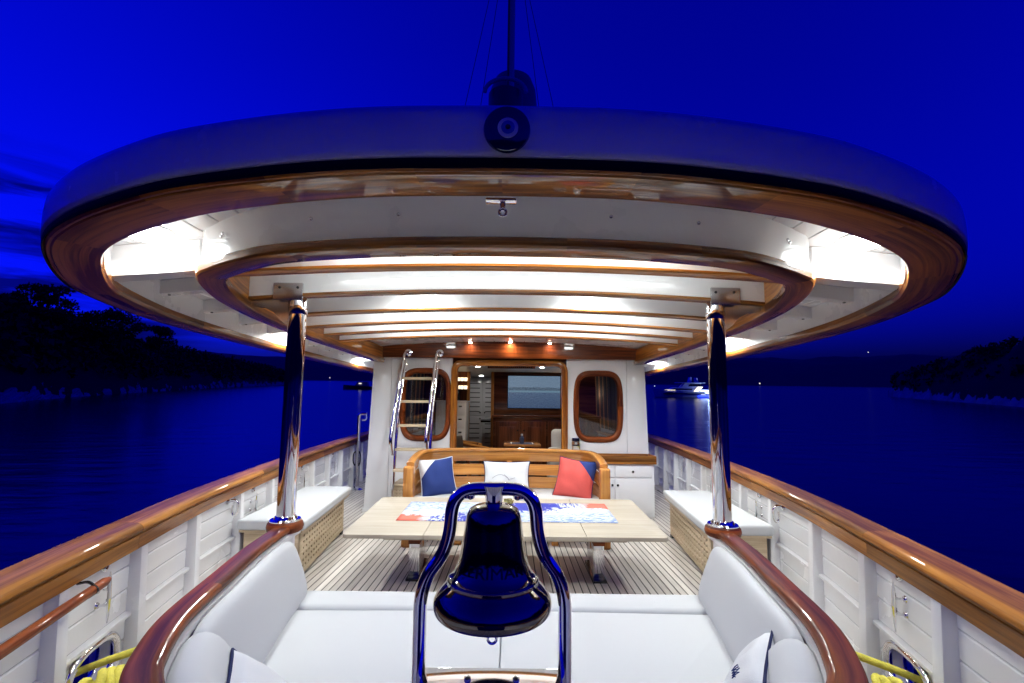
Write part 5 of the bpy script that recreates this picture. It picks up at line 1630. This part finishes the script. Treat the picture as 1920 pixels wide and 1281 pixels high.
# ================================================================== other boats on the bay and lights ashore
def yacht(base, L, yaw):
    x, y = base
    T = Matrix.Translation((x, y, WZ)) @ Matrix.Rotation(yaw, 4, 'Z')
    t_ = thing('motor_yacht', 'white motor yacht with lit aft deck anchored across the water on the right', 'yacht', (x, y, WZ), world=True)
    S = L / 24.0
    def ring(u, zs):
        return
    # hull sections along local -x (bow) to +x (stern)
    st_ = []
    for i in range(15):
        u = i / 14; X = (-12 + 24 * u) * S
        w = 2.9 * S * min(1, (u * 2.4) ** .6) * (1 if u < .9 else 1 - (u - .9) * .8)
        top = (2.4 - 1.0 * min(1, u / .75)) * S + (.55 * S if u < .72 else 0)
        st_.append((X - (1 - u) ** 3 * .0, w, top))
    vs, F = [], []
    for (X, w, top) in st_:
        rake = -1.5 * S * max(0, 1 - (X / S + 12) / 6)
        vs += [(X - rake * 1.0, 0, -.5 * S), (X - rake * .6, w * .75, .1 * S), (X, w, top), (X, -w, top), (X - rake * .6, -w * .75, .1 * S)]
    for i in range(14):
        for k in range(5):
            F.append((i * 5 + k, i * 5 + (k + 1) % 5, (i + 1) * 5 + (k + 1) % 5, (i + 1) * 5 + k))
    F += [list(range(5)), [70 + k for k in range(5)][::-1]]
    mk('hull', MB().add(vs, F).xf(T), 'yacht_white', t_)
    def hx(x0, x1, w, z0, z1, dx0=0, dx1=0, wt=None):
        wt = wt or w * .85
        return MB().hexa([(x0 * S, -w * S, z0 * S), (x1 * S, -w * S, z0 * S), (x1 * S, w * S, z0 * S), (x0 * S, w * S, z0 * S), ((x0 + dx0) * S, -wt * S, z1 * S), ((x1 + dx1) * S, -wt * S, z1 * S), ((x1 + dx1) * S, wt * S, z1 * S), ((x0 + dx0) * S, wt * S, z1 * S)]).xf(T)
    mk('hull_stripe', hx(-8.5, 8, 2.93, 1.35, 1.55, wt=2.94), 'yacht_glass', t_)
    mk('cabin', hx(-7.5, 4.5, 2.5, 1.95, 3.6, 2.6, 0), 'yacht_white', t_)
    mk('cabin_window', hx(-5.6, 1.5, 2.46, 2.75, 3.25, 1.0, .3, 2.32), 'yacht_glass', t_)
    mk('bridge', hx(-2.2, 4.8, 2.2, 3.6, 5.2, 1.4, .2), 'yacht_white', t_)
    mk('bridge_window', hx(.2, 5.0, 2.14, 4.05, 4.95, .7, .1, 2.05), 'yacht_glass', t_)
    mk('hardtop', hx(-3.6, 6.2, 2.4, 5.2, 5.45, .3, 0, 2.3), 'yacht_white', t_)
    mk('mast_arch', hx(.8, 1.6, 1.5, 5.45, 7.4, .5, .3, 1.2), 'yacht_white', t_)
    mk('mast_arch', hx(3.4, 4.2, 1.5, 5.45, 7.2, -.2, -.4, 1.2), 'yacht_white', t_)
    mk('side_stair', hx(2.0, 3.6, 2.5, 2.2, 3.9, 1.6, 1.8, 2.45), 'boat_warm', t_)
    mk('aft_deck_light', hx(5.0, 10.6, 2.3, 2.25, 2.75, 0, .2), 'boat_lights', t_)
    mk('transom_light', hx(4.6, 11.0, 2.6, 1.05, 1.75, .2, .1, 2.55), 'boat_lights', t_)
    mk('swim_platform', hx(10, 12.4, 2.4, .15, .45), 'yacht_white', t_)
    mk('underwater_light', hx(3.5, 12.2, 2.72, .22, .55, 0, 0, 2.72), 'boat_blue', t_)
    mk('window_light', hx(-7.0, -4.4, 2.53, 2.62, 2.72, 0, 0, 2.5), 'boat_warm', t_)
    mk('anchor_light', MB().lathe([(0, -.12), (.12, 0), (0, .12)], (-11.2 * S, 0, 4.0 * S), 8).xf(T), 'boat_lights', t_)
    mk('bow_staff', MB().tube([(-11.2 * S, 0, 2.2 * S), (-11.2 * S, 0, 4.0 * S)], .05, 6).xf(T), 'dull_steel', t_)
    # its own working lights over the aft deck
    L_ = bpy.data.lights.new('deck_light', 'POINT'); L_.energy = 500; L_.color = (.35, .5, 1.0); L_.shadow_soft_size = .4
    lo = bpy.data.objects.new('deck_light', L_); C.objects.link(lo); lo.parent = t_; lo.location = Matrix.Rotation(yaw, 4, 'Z') @ Vector((7 * S, -4.5 * S, 3.2 * S))
yacht((49.6, 134.0), 18.6, R(-5))
def small_boat(x, y, L, label):
    t_ = thing('moored_boat', label, 'boat', (x, y, WZ), world=True)
    vs, F = [], []
    for i in range(9):
        u = i / 8; X = x - L / 2 + L * u; w = L * .15 * min(1, (u * 3) ** .6); tp = WZ + L * (.14 - .05 * u)
        vs += [(X, y, WZ - .3), (X, y + w, tp), (X, y - w, tp)]
    for i in range(8):
        for k in range(3): F.append((i * 3 + k, i * 3 + (k + 1) % 3, (i + 1) * 3 + (k + 1) % 3, (i + 1) * 3 + k))
    F += [(0, 1, 2), (26, 25, 24)]
    mk('hull', MB().add(vs, F), 'funnel_paint', t_)
    mk('cabin', MB().hexa([(x - L * .12, y - L * .1, WZ + L * .10), (x + L * .3, y - L * .1, WZ + L * .10), (x + L * .3, y + L * .1, WZ + L * .10), (x - L * .12, y + L * .1, WZ + L * .10), (x - L * .02, y - L * .08, WZ + L * .24), (x + L * .26, y - L * .08, WZ + L * .24), (x + L * .26, y + L * .08, WZ + L * .24), (x - L * .02, y + L * .08, WZ + L * .24)]), 'funnel_paint', t_)
    mk('cabin_light', MB().box(x + L * .02, x + L * .10, y - L * .11, y - L * .095, WZ + L * .17, WZ + L * .20), 'shore_light', t_)
small_boat(-62, 192, 13, 'dark moored motor boat on the left bay beside the deckhouse edge')
for (az, Y, z, r, lb) in ((-.386, 900, 4, .9, 'tiny light on the far left shore'), (.455, 800, 2.2, 1.0, 'tiny light low on the far shore right of the pillar'), (.527, 800, 2.5, 1.1, 'paired tiny lights low on the far right shore'), (.761, 1130, 81, 1.0, 'tiny light on the crest of the far right ridge')):
    t_ = thing('shore_lamp', lb, 'lamp', (az * Y, Y, z), 'lights ashore', world=True)
    mk('lantern', MB().lathe([(0, -r), (r * .7, -r * .7), (r, 0), (r * .7, r * .7), (0, r)], (az * Y, Y, z), 10), 'shore_light', t_, smooth=True)
    mk('post', MB().tube([(az * Y, Y, z - 6), (az * Y, Y, z - r)], .15, 6), 'bark', t_)
